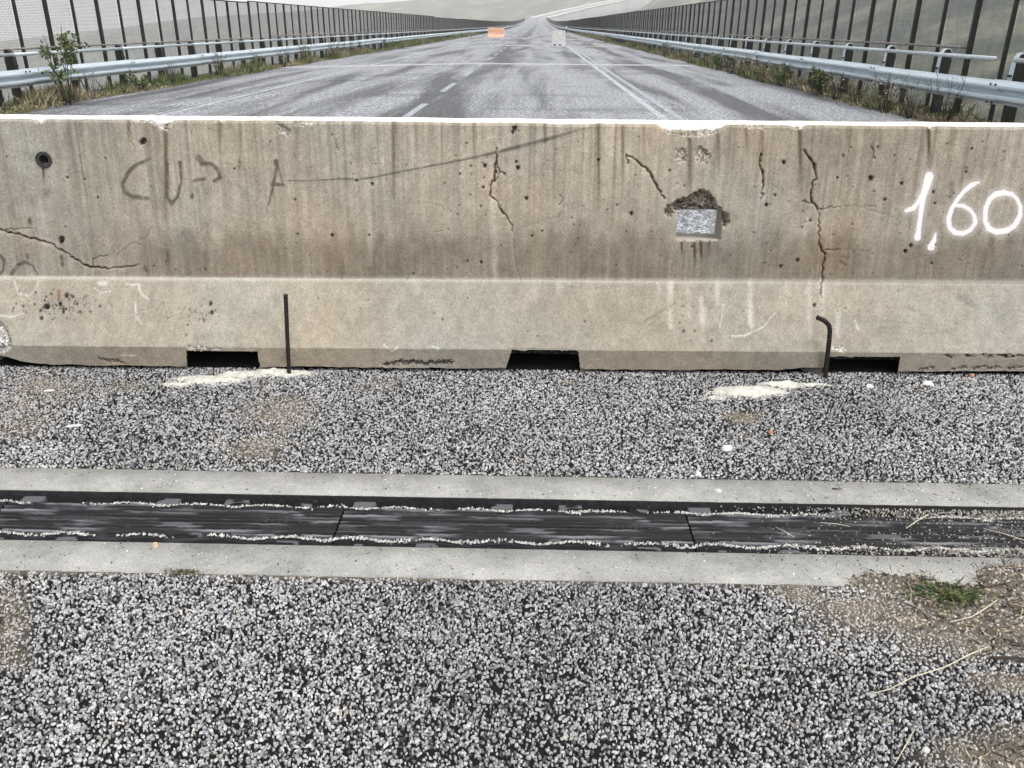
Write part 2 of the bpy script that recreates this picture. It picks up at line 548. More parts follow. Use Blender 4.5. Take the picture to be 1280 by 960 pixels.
def stones(name, x, y, z, rad, hgt, col, mat, parent=None, elong=0.35, seed=1, sides=6, flat=False):
    """many angular chips as one mesh: two uneven rings and a peak each"""
    g = np.random.default_rng(seed)
    n = len(x)
    k = sides
    ang = (np.arange(k)[None] + g.uniform(-.33, .33, (n, k))) * 2 * np.pi / k + g.uniform(0, 6.28, (n, 1))
    r0 = rad[:, None] * g.uniform(.72, 1.18, (n, k))
    th = g.uniform(0, np.pi, n)[:, None]
    el = 1 + g.uniform(-elong, elong, n)[:, None]
    def ring(r):
        a, b_ = np.cos(ang) * r * el, np.sin(ang) * r / el
        return a * np.cos(th) - b_ * np.sin(th), a * np.sin(th) + b_ * np.cos(th)
    x0, y0 = ring(r0)
    r1 = r0 * g.uniform(.66, .92, (n, k))
    x1, y1 = ring(r1)
    z1 = hgt[:, None] * g.uniform(.62, 1.0, (n, k))
    tilt = g.uniform(-.35, .35, (n, 2))
    V = np.zeros((n, 2 * k + 1, 3))
    V[:, :k, 0] = x0; V[:, :k, 1] = y0; V[:, :k, 2] = -hgt[:, None] * .55
    V[:, k:2 * k, 0] = x1; V[:, k:2 * k, 1] = y1; V[:, k:2 * k, 2] = z1 + tilt[:, :1] * x1 + tilt[:, 1:] * y1
    V[:, 2 * k, 2] = hgt * g.uniform(.8, 1.05, n)
    if flat:
        x1, y1 = x1 * 1.06, y1 * 1.06
        V[:, k:2 * k, 0] = x1; V[:, k:2 * k, 1] = y1
        V[:, k:2 * k, 2] = hgt[:, None] + .45 * (tilt[:, :1] * x1 + tilt[:, 1:] * y1)
        V[:, 2 * k, 2] = hgt + g.uniform(-.0003, .0009, n)
    V[:, :, 0] += x[:, None]; V[:, :, 1] += y[:, None]; V[:, :, 2] += z[:, None]
    o = (np.arange(n) * (2 * k + 1))[:, None, None]
    i = np.arange(k); j = (i + 1) % k
    q = np.stack([i, j, j + k, i + k], -1)[None] + o
    tr = np.stack([i + k, j + k, np.full(k, 2 * k)], -1)[None] + o
    Cv = np.repeat(col[:, None, :], 2 * k + 1, 1).reshape(-1, 3)
    return obj_np(name, V.reshape(-1, 3), q.reshape(-1, 4), tr.reshape(-1, 3), mat=mat, parent=parent, col=Cv)


def grey_palette(g, n, lo=.16, hi=.62):
    v = lo + (hi - lo) * g.beta(1.7, 1.5, n)
    c = np.stack([v, v * g.uniform(.985, 1.01, n), v * g.uniform(.97, 1.05, n)], -1)
    return c


g = np.random.default_rng(11)
pts, rads = [], []
for ya, yb, pitch, rm in ((0.98, JN0, .0066, .0037), (JN1, 3.46, .0081, .0043)):
    gx, gy = np.meshgrid(np.arange(-2.7, 2.7, pitch), np.arange(ya - .02, yb + .05, pitch))
    x = (gx + g.uniform(-.62, .62, gx.shape) * pitch).ravel(); y = (gy + g.uniform(-.62, .62, gx.shape) * pitch).ravel()
    k = len(x)
    r = np.clip(rm * np.exp(g.normal(0, .30, k)), .0018, .0090)
    ok = y + r < JN0 + jshift(x) - .001 if yb == JN0 else y - r > JN1 + jshift(x) + .001
    ok &= (y < 3.36 + x * .0283) & (np.abs(x) < .55 * y + .64)
    # chips lost here and there, more in some places than in others
    ok &= g.random(k) < .74 + .34 * (fbm(x * 6, y * 6, 31, 3) - .5) + .30 * (vn(x * 75, y * 75, 33) - .5)
    pts.append(np.stack([x, y], -1)[ok]); rads.append(r[ok])
pts = np.concatenate(pts); rads = np.concatenate(rads)
n = len(pts)
P3 = np.stack([pts[:, 0], pts[:, 1], zcross(pts[:, 0])], -1)
px, py = proj(P3)
ns = fbm(pts[:, 0] * 14, pts[:, 1] * 14, 3, 4)
sm = soil_mask(px, py, ns)
rad = rads * (1 - .35 * sm)
hg = g.uniform(.0022, .0036, n) * (1 - .25 * sm)
cl = grey_palette(g, n, .10, .45)
dk = g.random(n) < .20
cl[dk] *= .22
pal = fbm(pts[:, 0] * 2.2, pts[:, 1] * 2.2, 77, 3)
cl = cl * (0.8 + .5 * pal)[:, None]
warm = g.random(n) < .03
cl[warm] *= np.array([1.0, .90, .78])
cl = cl * (1 - .55 * sm[:, None]) + np.array([.34, .28, .215]) * (0.55 * sm * g.uniform(.5, 1.4, n))[:, None]
tag(stones('stone_chips', pts[:, 0], pts[:, 1], P3[:, 2] - .0042 + .0010 * g.random(n), rad, hg, cl, M_stone, parent=pave, seed=3, sides=4, flat=True), kind='stuff')

# grit sown over the soiled parts of the chips
cand = np.stack([g.uniform(-2.6, 2.6, 260000), g.uniform(.95, 3.4, 260000)], -1)
cand = cand[(cand[:, 1] < JN0 + jshift(cand[:, 0]) - .003) | (cand[:, 1] > JN1 + jshift(cand[:, 0]) + .003)]
c3 = np.stack([cand[:, 0], cand[:, 1], zcross(cand[:, 0])], -1)
cpx, cpy = proj(c3)
csm = soil_mask(cpx, cpy, fbm(cand[:, 0] * 14, cand[:, 1] * 14, 3, 4))
kk = (g.random(len(cand)) < csm * .6) & (cpx > -60) & (cpx < 1340)
c3 = c3[kk]; nc = len(c3)
cc_ = grey_palette(g, nc, .05, .5) * np.array([1.04, .94, .80])
cc_[g.random(nc) < .3] *= .3
tag(stones('grit', c3[:, 0], c3[:, 1], c3[:, 2] - .0040, g.uniform(.0014, .0042, nc), g.uniform(.0012, .0035, nc), cc_, M_stone, parent=pave, seed=5, sides=4), kind='stuff')

# soil heaped over the edge of the joint on the right
gx, gy = np.meshgrid(np.arange(.55, 2.2, .005), np.arange(1.18, 2.02, .005))
P0 = np.stack([gx.ravel(), gy.ravel(), np.zeros(gx.size)], -1)
px, py = proj(P0)
ns = fbm(P0[:, 0] * 11, P0[:, 1] * 11, 51, 5)
mk = np.zeros(len(P0))
for cx, cy, ax, ay, s in ((1110, 728, 60, 14, 1), (1180, 745, 70, 20, 1.1), (1265, 725, 50, 22, 1.2), (1300, 780, 90, 45, 1), (1180, 775, 90, 26, .75), (1280, 940, 90, 26, .85), (1360, 700, 60, 40, 1.2)):
    mk = np.maximum(mk, s * np.exp(-((px - cx) / ax) ** 2 - ((py - cy) / ay) ** 2))
z = -.014 + (mk * (0.35 + 1.0 * ns)) * .030 + (vn(P0[:, 0] * 110, P0[:, 1] * 110, 6) - .5) * .004
P0[:, 2] = np.minimum(z, .016)
cl = np.array([.128, .112, .092])[None] * (.45 + 1.1 * fbm(P0[:, 0] * 45, P0[:, 1] * 45, 8, 3))[:, None]
ny, nx = gx.shape
idx = np.arange(nx * ny).reshape(ny, nx)
keep = (P0[:, 2].reshape(ny, nx) > -.013)
kq = keep[:-1, :-1] | keep[1:, :-1] | keep[:-1, 1:] | keep[1:, 1:]
Q = np.stack([idx[:-1, :-1], idx[:-1, 1:], idx[1:, 1:], idx[1:, :-1]], -1)[kq]
tag(obj_np('soil', P0, Q, mat=M_soil, col=cl), label='brown crumbly soil heaped against the expansion joint', cat='soil', kind='stuff')
# crumbs lying on that soil
k = (P0[:, 2] > -.004) & (g.random(len(P0)) < .34)
q = P0[k]
nq = len(q)
cq = grey_palette(g, nq, .02, .5) * np.array([1.05, .93, .78])
cq[g.random(nq) < .3] *= .25
tag(stones('soil_crumbs', q[:, 0] + g.uniform(-.003, .003, nq), q[:, 1], q[:, 2], g.uniform(.0018, .0055, nq), g.uniform(.0015, .0045, nq), cq, M_stone, seed=9),
    label='small stone crumbs strewn over the brown soil', cat='crumbs', kind='stuff')

LITTER_Q = q
# ------------------------------------------------------------------ expansion joint in front of the barrier
joint = empty('expansion_joint', (0, JN0, 0), YAW_J)
tag(joint, 'long black ribbed rubber expansion joint set between two pale concrete strips', 'expansion joint')
M_header = bpy.data.materials.new('header_mortar')
M_header.use_nodes = True
t = M_header.node_tree; b = t.nodes['Principled BSDF']; b.inputs['Roughness'].default_value = .9; b.inputs['Specular IOR Level'].default_value = .2
n1 = nd(t, 'ShaderNodeTexNoise', Scale=330.0, Detail=4.0, Roughness=0.8); t.links.new(pos(t), n1.inputs['Vector'])
r1 = ramp(t, [(.28, (.13, .133, .13)), (.5, (.30, .303, .295)), (.72, (.48, .48, .465))], n1.outputs[0])
n2 = nd(t, 'ShaderNodeTexNoise', Scale=5.0, Detail=7.0, Roughness=0.7); t.links.new(pos(t), n2.inputs['Vector'])
r2 = ramp(t, [(.3, (.60, .595, .575)), (.7, (1.22, 1.20, 1.16))], n2.outputs[0])
c = mixc(t, r1.outputs[0], r2.outputs[0], 1.0, 'MULTIPLY')
n3 = nd(t, 'ShaderNodeTexNoise', Scale=70.0, Detail=3.0, Roughness=0.6); t.links.new(pos(t), n3.inputs['Vector'])
r3 = ramp(t, [(.28, .45), (.36, 1.0)], n3.outputs[0])
c = mixc(t, c, r3.outputs[0], 1.0, 'MULTIPLY')
t.links.new(c, b.inputs['Base Color'])
bp = nd(t, 'ShaderNodeBump', Strength=.35, Distance=.003); t.links.new(n1.outputs[0], bp.inputs['Height']); t.links.new(bp.outputs[0], b.inputs['Normal'])


def header(y0, y1, seed):
    """cast strip with slightly ragged long edges and a rounded arris"""
    xs = np.concatenate([np.linspace(XL, -2.4, 30)[:-1], np.arange(-2.4, 2.4, .008), np.linspace(2.4, XR, 20)])
    e0 = (fbm(xs * 40, xs * 0, seed, 3) - .5) * (.010 if seed < 30 else .004)
    e1 = (fbm(xs * 40, xs * 0 + 9, seed + 5, 3) - .5) * (.004 if seed < 30 else .010)
    rows = [(y0 + e0, -.12), (y0 + e0, -.006), (y0 + .005 + e0 * .5, .001), ((y0 + y1) / 2 + 0 * xs, .002), (y1 - .005 + e1 * .5, .001), (y1 + e1, -.006), (y1 + e1, -.12)]
    V = np.concatenate([np.stack([xs, r - JN0, zcross(xs) + z], -1) for r, z in rows])
    nx = len(xs); idx = np.arange(nx * len(rows)).reshape(len(rows), nx)
    Q = np.stack([idx[:-1, :-1], idx[:-1, 1:], idx[1:, 1:], idx[1:, :-1]], -1).reshape(-1, 4)
    return obj_np('concrete_strip', V, Q, mat=M_header, parent=joint, smooth=False)


header(JN0, JH0, 21)
header(JH1, JN1, 41)
for ya_, yb_ in ((JH0 - JN0 - .002, JH0 - JN0 + .0035), (JH1 - JN0 - .0035, JH1 - JN0 + .002)):  # black strips stand in for the shade along both sides of the gap
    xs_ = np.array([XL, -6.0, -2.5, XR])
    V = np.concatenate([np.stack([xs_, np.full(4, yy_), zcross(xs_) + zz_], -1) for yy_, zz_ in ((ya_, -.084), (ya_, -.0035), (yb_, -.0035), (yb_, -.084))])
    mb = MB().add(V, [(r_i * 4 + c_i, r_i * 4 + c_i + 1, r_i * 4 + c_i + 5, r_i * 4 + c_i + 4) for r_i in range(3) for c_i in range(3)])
    mb.build('gap_shade_strip', M_dark, joint)
mb = MB().box(XL, XR, JH0 - JN0 - .01, JH1 - JN0 + .01, -.42, -.085)
mb.build('joint_bed', M_dark, joint)

# rubber module heightfield (length ML), shared by all modules
ML = 1.062
W = JH1 - JH0
us = np.arange(0, ML - .004, .004); vs = np.arange(.002, W - .001, .0026)
gu, gv = np.meshgrid(us, vs)
wave = .0080 * np.sin(gu / .218 * 2 * np.pi)
side0, side1 = .052 + wave, W - .052 - .8 * wave
inner = (gv > side0) & (gv < side1)
rib = np.clip(np.sin((gv - .06) / .0187 * 2 * np.pi) * 1.8, -1, 1) * .5 + .5
zz = np.where(inner, -.019 + .010 * rib, -.022)
# bolt lands along both sides: raised pads between pockets
padp = np.abs(((gu / .218 + .27) % 1) - .5)
pad = (padp < .17)
zz = np.where(~inner & pad & ((gv < .024) | (gv > W - .020)), -.022, zz)
zz = np.where(~inner & ~pad & ((gv < .034) | (gv > W - .034)), -.040, zz)
# wavy slots
sl = np.minimum(np.abs(gv - side0), np.abs(gv - side1))
zz = np.where(sl < .0075, -.024, zz)
zz += (fbm(gu * 60, gv * 60, 61, 3) - .5) * .0045
# raised maker's letters half worn away near the module end: irregular embossed strokes on a flat label
lab = (gu > .18) & (gu < .36) & (gv > .128) & (gv < .152)
zz = np.where(lab, -.0125, zz)
worn = fbm(gu * 7, gv * 210, 71, 4)
cb = .006 + np.where(rib > .5, .010, 0) + np.where(rib > .4, 1, .2) * .20 * sstep(.50, .72, worn) * (.15 + .85 * vn(gu * 4.2, gv * 60, 73))
cb = np.where(inner, cb, np.where(pad & (fbm(gu * 14, gv * 30, 75, 3) > .50), .10, .008))
cb = np.where(sl < .0075, .03, cb)
cb = np.where(lab, .015 + .035 * worn, cb)
CB = np.stack([cb * .97, cb, cb * 1.07], -1).reshape(-1, 3)
nyy, nxx = gu.shape
idx = np.arange(nxx * nyy).reshape(nyy, nxx)
Q = np.stack([idx[:-1, :-1], idx[:-1, 1:], idx[1:, 1:], idx[1:, :-1]], -1).reshape(-1, 4)
mod_me = mesh_np('rubber_module', np.stack([gu, gv, zz], -1).reshape(-1, 3), Q, mat=M_rubber, col=CB)
# side skirt so that a module has thickness
X0 = -.57 - ML * 9
xm = []
for k in range(16):
    x0 = X0 + k * ML
    if x0 < XL - .9 or x0 > XR: continue
    o = put('rubber_module', mod_me, joint, (x0, JH0 - JN0, float(zcross(x0 + ML / 2))))
    xm.append(x0)

# embossed maker's marks: worn, only partly readable strokes
def stroke_marks(x0, seed):
    g2 = np.random.default_rng(seed)
    mb = MB()
    x = x0
    for k in range(6):
        w = .020
        kind = g2.integers(0, 4)
        yb = JH0 - JN0 + .130
        pts = {0: [(0, 0), (.006, .018), (.012, 0)], 1: [(.012, .016), (.004, .018), (.001, .009), (.005, .001), (.012, .003), (.012, .008)],
               2: [(.001, .009), (.006, .017), (.012, .009), (.006, .001), (.001, .009)], 3: [(0, 0), (0, .018), (.012, .018)]}[int(kind)]
        mb.tube([(x + a, yb + c, -.0112) for a, c in pts], .0016, 5)
        x += w
    return mb


for k, x0 in enumerate(xm):
    if -2.7 < x0 < 1.2:
        stroke_marks(x0 + .19, 4).build('embossed_marks', M_rubber_txt if False else M_greysteel, joint)
        stroke_marks(x0 + .83, 6).build('embossed_marks', M_greysteel, joint)

# pale grit lodged in the wavy slots (and over the right-hand modules)
gp = []
gg = np.random.default_rng(15)
for x0 in xm:
    if x0 < -2.7 or x0 > 2.2: continue
    u = gg.uniform(0, ML, 1700)
    wv = .0080 * np.sin(u / .218 * 2 * np.pi)
    top = gg.random(1700) < .5
    v = np.where(top, W - .052 - .8 * wv, .052 + wv) + gg.normal(0, .0030, 1700) * (.35 + 2.0 * fbm((x0 + u) * 11, top * 3.0, 29, 3) ** 1.5)
    dens = fbm((x0 + u) * 6, top * 5.0, 19, 3)
    kk = dens + gg.uniform(-.16, .16, 1700) > .42
    gp.append(np.stack([x0 + u[kk], JH0 - JN0 + v[kk], np.full(kk.sum(), -.0135)], -1))
gp = np.concatenate(gp)
# loose debris over the right modules
nn = 15000
dx = np.abs(gg.normal(0, .75, nn)); dxx = 2.1 - dx
dv = gg.uniform(.004, W - .004, nn)
edge_ = (np.exp(-((dv - .03) / .03) ** 2) + np.exp(-((dv - W + .03) / .03) ** 2))
kk = gg.random(nn) < (.25 + .75 * edge_) * sstep(.35, 1.3, dxx + .3 * (fbm(dxx * 8, dv * 20, 5, 3) - .5))
dp = np.stack([dxx[kk], JH0 - JN0 + dv[kk], np.full(kk.sum(), -.013)], -1)
n1_, n2_ = len(gp), len(dp)
al = np.concatenate([gp, dp]); al[:, 2] += zcross(al[:, 0])
cg = np.concatenate([grey_palette(gg, n1_, .10, .62) * np.array([1, .985, .93]), grey_palette(gg, n2_, .03, .42) * np.array([1.02, .95, .84])])
tag(stones('grit', al[:, 0], al[:, 1], al[:, 2], np.concatenate([gg.uniform(.0012, .0042, n1_), gg.uniform(.0008, .0034, n2_)]), gg.uniform(.001, .0035, n1_ + n2_), cg, M_stone, parent=joint, seed=8), kind='stuff')
# dark specks and crumbs on the concrete strips
nn = 900
sx = np.concatenate([gg.uniform(-2.2, 2.2, 420), 2.0 - np.abs(gg.normal(0, .8, nn - 420))])
sy = np.where(gg.random(nn) < .5, gg.uniform(.008, JH0 - JN0 - .01, nn), gg.uniform(JH1 - JN0 + .01, JN1 - JN0 - .008, nn))
cs = np.where(gg.random(nn)[:, None] < .7, grey_palette(gg, nn, .01, .06), grey_palette(gg, nn, .3, .7))
tag(stones('crumbs', sx, sy, zcross(sx) + .001, gg.uniform(.0012, .0038, nn), gg.uniform(.001, .003, nn), cs, M_stone, parent=joint, seed=18), kind='stuff')

# far joints of the bridge, seen as pale strips across the road
for k, (yj, lab) in enumerate(((34.0, 'pale expansion joint strip crossing the road short of the white concrete block'),
                               (64.3, 'pale expansion joint strip crossing the road right at the white concrete block'),
                               (95.5, 'faint pale expansion joint strip crossing the road just short of the orange barrier'))):
    e = empty('expansion_joint', (0, yj, 0))
    tag(e, lab, 'expansion joint', 'far expansion joints across the road')
    mb = MB()
    segs = [XL, -6, -2.5, 0, XR]
    for a, c_ in ((-.36, -.14), (.14, .36)):
        for s0, s1 in zip(segs[:-1], segs[1:]):
            z0, z1 = float(zcross(s0)), float(zcross(s1))
            mb.add([(s0, a, z0 + .012), (s1, a, z1 + .012), (s1, c_, z1 + .012), (s0, c_, z0 + .012), (s0, a, z0 - .05), (s1, a, z1 - .05), (s1, c_, z1 - .05), (s0, c_, z0 - .05)],
                   [(0, 1, 2, 3), (0, 4, 5, 1), (2, 6, 7, 3)])
    mb.build('concrete_strip', M_paleconc, e)
    mb = MB()
    for s0, s1 in zip(segs[:-1], segs[1:]):
        z0, z1 = float(zcross(s0)), float(zcross(s1))
        mb.add([(s0, -.14, z0 + .006), (s1, -.14, z1 + .006), (s1, .14, z1 + .006), (s0, .14, z0 + .006)], [(0, 1, 2, 3)])
    mb.build('rubber_strip', M_dark, e)

# ------------------------------------------------------------------ painted lines
def ribbon(name, x, w, y0, y1, mat, dz=.004, n=1):
    ys = np.linspace(y0, y1, n + 1)
    V = []
    for y in ys:
        for xx in (x - w / 2, x + w / 2):
            V.append((xx, y, float(zroad(xx, y)) + dz))
    Q = [(2 * i, 2 * i + 1, 2 * i + 3, 2 * i + 2) for i in range(n)]
    return tag(obj_np(name, np.array(V), np.array(Q), mat=mat), kind='structure')


ribbon('road_marking', 2.06, .13, 3.9, 420, M_line, n=120)
ribbon('road_marking', 2.33, .12, 3.9, 300, M_line2, n=120)
ribbon('road_marking', -6.50, .16, 3.9, 420, M_line, n=120)
ribbon('road_marking', -6.72, .10, 3.9, 34, M_line2, n=20)
y = 7.4
while y < 190:
    ribbon('road_marking', -2.1, .13, y, y + 3.0, M_line2)
    y += 6.0 if y < 60 else 7.5

# ------------------------------------------------------------------ the concrete barrier
TOPZ = 1.012
YAW_B = R(1.62)
BX0, BX1 = -2.335, 3.665
BO = np.array([0.0, 3.327, 0.0])
FRONT = [(0.0, 0.0), (0.0, 0.104), (0.172, 0.362), (0.226, TOPZ - .012), (0.238, TOPZ), (0.382, TOPZ)]


def b2w(lx, ly, z):
    c, s = math.cos(YAW_B), math.sin(YAW_B)
    return np.stack([lx * c - ly * s + BO[0], lx * s + ly * c + BO[1], z + BO[2]], -1)


def samp(a, b_, step):
    L = math.hypot(b_[0] - a[0], b_[1] - a[1]); k = max(1, int(round(L / step)))
    return [(a[0] + (b_[0] - a[0]) * i / k, a[1] + (b_[1] - a[1]) * i / k) for i in range(k)]


prof, seg_id = [], []
for i, st in enumerate((.004, .0042, .0036, .004, .012)):
    s = samp(FRONT[i], FRONT[i + 1], st)
    prof += s; seg_id += [i] * len(s)
prof.append(FRONT[-1]); seg_id.append(4)
prof = np.array(prof); seg_id = np.array(seg_id)
lx = np.concatenate([np.arange(BX0, 2.32, .0036), np.linspace(2.32, BX1, 110)])
GU, GP = np.meshgrid(lx, np.arange(len(prof)))
LY, LZ = prof[:, 0][GP], prof[:, 1][GP]
SEG = seg_id[GP]
# normals of the profile segments (outward: towards -ly / up)
sn = []
for i in range(5):
    a, b_ = FRONT[i], FRONT[i + 1]
    dy_, dz_ = b_[0] - a[0], b_[1] - a[1]; L = math.hypot(dy_, dz_)
    sn.append((-dz_ / L, dy_ / L))
sn = np.array(sn)
NY, NZ = sn[SEG, 0], sn[SEG, 1]
PXY = proj(b2w(GU, LY, LZ).reshape(-1, 3))
PX = PXY[0].reshape(GU.shape); PY = PXY[1].reshape(GU.shape)
depth = np.zeros(GU.shape)
ones = np.ones(GU.shape)
tint = np.ones(GU.shape + (3,))


def pl(poly, margin=8):
    """signed distance (px) to a polyline of (x, y, width); returns slice + distance"""
    p = np.array(poly, float)
    x0, x1 = p[:, 0].min() - margin, p[:, 0].max() + margin
    y0, y1 = p[:, 1].min() - margin, p[:, 1].max() + margin
    inside = (PX > x0) & (PX < x1) & (PY > y0) & (PY < y1)
    rr = np.where(inside.any(1))[0]; cc = np.where(inside.any(0))[0]
    if len(rr) == 0 or len(cc) == 0: return None, None
    sl = (slice(rr[0], rr[-1] + 1), slice(cc[0], cc[-1] + 1))
    X, Y = PX[sl], PY[sl]
    D = np.full(X.shape, 1e9)
    if len(p) == 1:
        D = np.hypot(X - p[0, 0], Y - p[0, 1]) - p[0, 2] / 2
    for a, b_ in zip(p[:-1], p[1:]):
        dx, dy = b_[0] - a[0], b_[1] - a[1]
        tt = np.clip(((X - a[0]) * dx + (Y - a[1]) * dy) / (dx * dx + dy * dy + 1e-9), 0, 1)
        D = np.minimum(D, np.hypot(X - a[0] - tt * dx, Y - a[1] - tt * dy) - (a[2] + (b_[2] - a[2]) * tt) / 2)
    return sl, D


def wig(poly, amp, seed, sub=5):
    """roughen a polyline"""
    g3 = np.random.default_rng(seed)
    out = []
    for a, b_ in zip(poly[:-1], poly[1:]):
        k = max(1, int(math.hypot(b_[0] - a[0], b_[1] - a[1]) / sub))
        for i in range(k):
            f = i / k
            j = 0 if i == 0 else 1
            out.append((a[0] + (b_[0] - a[0]) * f + g3.normal(0, amp) * j, a[1] + (b_[1] - a[1]) * f + g3.normal(0, amp) * j, a[2] + (b_[2] - a[2]) * f))
    out.append(poly[-1])
    return [(a_, b_, c_ * (g3.uniform(.45, 1.35) if amp > .9 else 1)) for a_, b_, c_ in out]


upper = (SEG == 2) | (SEG == 3)
slope = SEG == 1
toe = SEG == 0
topf = SEG == 4
# base colours per face, then weathering in shapes of its own
base = np.zeros(GU.shape + (3,))
base[:] = (.272, .243, .197)
base[slope] = (.262, .239, .196)
base[toe] = (.212, .187, .150)
base[topf] = (.66, .645, .60)  # top face paler: the sky's light on it is put into the colour
big = fbm(GU * 1.6, LZ * 2.2, 101, 4)
cool = fbm(GU * 2.3 + 7, LZ * 2.0, 141, 3)
base *= (0.76 + .48 * big)[..., None]
base *= 1 + (cool - .5)[..., None] * np.array([.14, .0, -.16])
leftcool = sstep(170, 0, PX) * upper
base *= 1 + leftcool[..., None] * np.array([-.10, -.03, .04])
mott = fbm(GU * 28, LZ * 22, 111, 4)
base *= (0.79 + .42 * mott)[..., None]
speck = vn(GU * 150, LZ * 130, 113)
base *= (0.88 + .24 * speck)[..., None]
# grime band above the slope: ragged, streaky upper edge
streak = fbm(GU * 26, LZ * 1.6, 121, 3)
streak_f = fbm(GU * 95, LZ * 2.6, 131, 3)
bandx = .35 + .65 * sstep(120, 230, PX) * (1 - .45 * sstep(560, 585, PX) * (1 - sstep(690, 760, PX)))
band_top = 300 - 46 * (streak - .35) - 20 * (streak_f - .5)
band = sstep(-14, 20, PY - band_top) * upper * bandx * (.55 + .7 * fbm(GU * 6, LZ * 6, 151, 3))
base *= 1 - .40 * np.clip(band, 0, 1)[..., None] * np.array([.95, 1, 1.05])
# fine run-off streaks from the top
run = np.clip(fbm(GU * 60, LZ * .8, 161, 3) - .56, 0, 1) * 3.0 * sstep(330, 160, PY) * upper
base *= (1 - .45 * np.clip(run, 0, 1))[..., None]
fine = (streak_f - .5) * upper
base *= (1 + .46 * fine)[..., None]
rust_wash = np.clip(fbm(GU * 3.1, LZ * 2.0, 171, 3) - .52, 0, 1) * 3 * upper
base *= 1 + rust_wash[..., None] * np.array([.05, -.03, -.09])
# single strong streaks
for x, y0, y1, w, s in ((207, 148, 315, 7, .5), (492, 152, 275, 5, .45), (520, 152, 215, 4, .25), (275, 152, 195, 5, .35), (300, 155, 225, 4, .2), (592, 152, 225, 4, .3), (681, 152, 195, 5, .35),
                        (748, 156, 300, 4, .38), (778, 158, 262, 4, .38), (862, 165, 275, 7, .42), (898, 165, 235, 4, .35), (933, 158, 200, 4, .35), (953, 158, 235, 4, .3), (1000, 158, 262, 6, .45), (1161, 160, 220, 5, .55),
                        (1060, 160, 190, 5, .2), (1100, 160, 200, 4, .2), (160, 152, 190, 3, .3), (100, 152, 190, 10, .2), (372, 150, 190, 4, .25), (442, 155, 200, 3, .2), (805, 158, 220, 5, .2), (1190, 230, 320, 8, .22), (1240, 290, 340, 9, .2),
                        (852, 303, 326, 2.0, .5), (868, 303, 340, 1.8, .55), (876, 303, 334, 3.0, .6), (886, 303, 318, 2.0, .35), (54, 210, 235, 2, .5), (209, 315, 345, 5, .3), (57, 240, 252, 9, .25), (37, 275, 285, 6, .45)):
    sl, D = pl([(x, y0, w), (x + 1, y1, w * .6)])
    if sl is None: continue
    f = np.clip(1 - sstep(-w * .5, 2.2, D), 0, 1) * sstep(y1, y0 + (y1 - y0) * .3, PY[sl]) * upper[sl]
    base[sl] *= 1 - np.clip(s * 1.5 * f * (.7 + .6 * mott[sl]), 0, .8)[..., None] * np.array([.9, 1, 1.08])
# pale lime runs (efflorescence) on the slope and below cracks
for x, y0, y1, w, s in ((838, 352, 408, 5, .5), (822, 356, 375, 4, .3), (862, 356, 396, 4, .3), (876, 372, 400, 3, .3), (938, 352, 405, 5, .5), (980, 354, 395, 5, .4), (1027, 352, 392, 6, .5), (897, 352, 378, 5, .35),
                        (668, 356, 372, 18, .3), (618, 250, 350, 10, .28), (462, 232, 330, 4, .25), (1012, 352, 420, 7, .25), (880, 385, 425, 3, .35), (940, 392, 408, 3, .4), (640, 190, 340, 8, .15), (265, 250, 330, 8, .22), (54, 252, 345, 14, .2),
                        (760, 330, 350, 6, .15), (700, 352, 366, 10, .25), (520, 350, 364, 12, .2), (1047, 390, 420, 3, .3)):
    sl, D = pl(wig([(x, y0, w), (x, y1, w * .5)], .8, int(x)))
    if sl is None: continue
    f = np.clip(1 - sstep(-w * .4, 4.5, D), 0, 1) * np.clip(1.9 * fbm(GU[sl] * 45, LZ[sl] * 18, 187, 3) - .30, 0, 1) * .8
    base[sl] = base[sl] * (1 - s * f[..., None]) + np.array([.62, .60, .55]) * (s * f)[..., None]
# paler worn arris between the upper face and the slope
ar = np.exp(-((PY - (347 + 6 * PX / 1280)) / 3.0) ** 2) * (upper | slope)
base = base * (1 - .35 * ar[..., None]) + np.array([.58, .56, .50]) * (.35 * ar)[..., None]
base *= (1 - .10 * (fbm(GU * 5, LZ * 60, 181, 3) - .4) * slope)[..., None]

# brown letters daubed on the concrete and other strokes, half washed away
BR = np.array([.105, .085, .062])
letters = [
    [(187, 199, 4), (172, 205, 5), (160, 216, 5), (153, 230, 5), (156, 240, 5), (167, 246, 6), (185, 248, 5)],
    [(209, 204, 4), (209, 246, 5), (214, 255, 5), (222, 246, 4), (227, 226, 3), (225, 203, 5)],
    [(248, 197, 8), (253, 204, 7), (264, 205, 5), (273, 213, 5), (275, 222, 5), (268, 226, 5)],
    [(243, 226, 4), (255, 224, 4)], [(240, 244, 5), (240, 246, 5)],
    [(299, 198, 4), (299, 212, 3)],
    [(345, 202, 7), (346, 208, 5), (342, 229, 3), (336, 255, 3)], [(347, 205, 2), (354, 231, 1.5)], [(340, 230, 5), (353, 231, 4)],
    [(15, 342, 5), (22, 332, 5), (32, 327, 5), (41, 332, 3), (48, 343, 2)], [(0, 319, 4), (5, 325, 4), (4, 338, 3), (0, 342, 3)], [(34, 318, 4), (35, 322, 4)],
    [(77, 320, 4), (78, 332, 4)], [(1050, 326, 3), (1057, 331, 4)], [(1052, 321, 2), (1060, 322, 3)], [(181, 334, 4), (183, 338, 4)]]
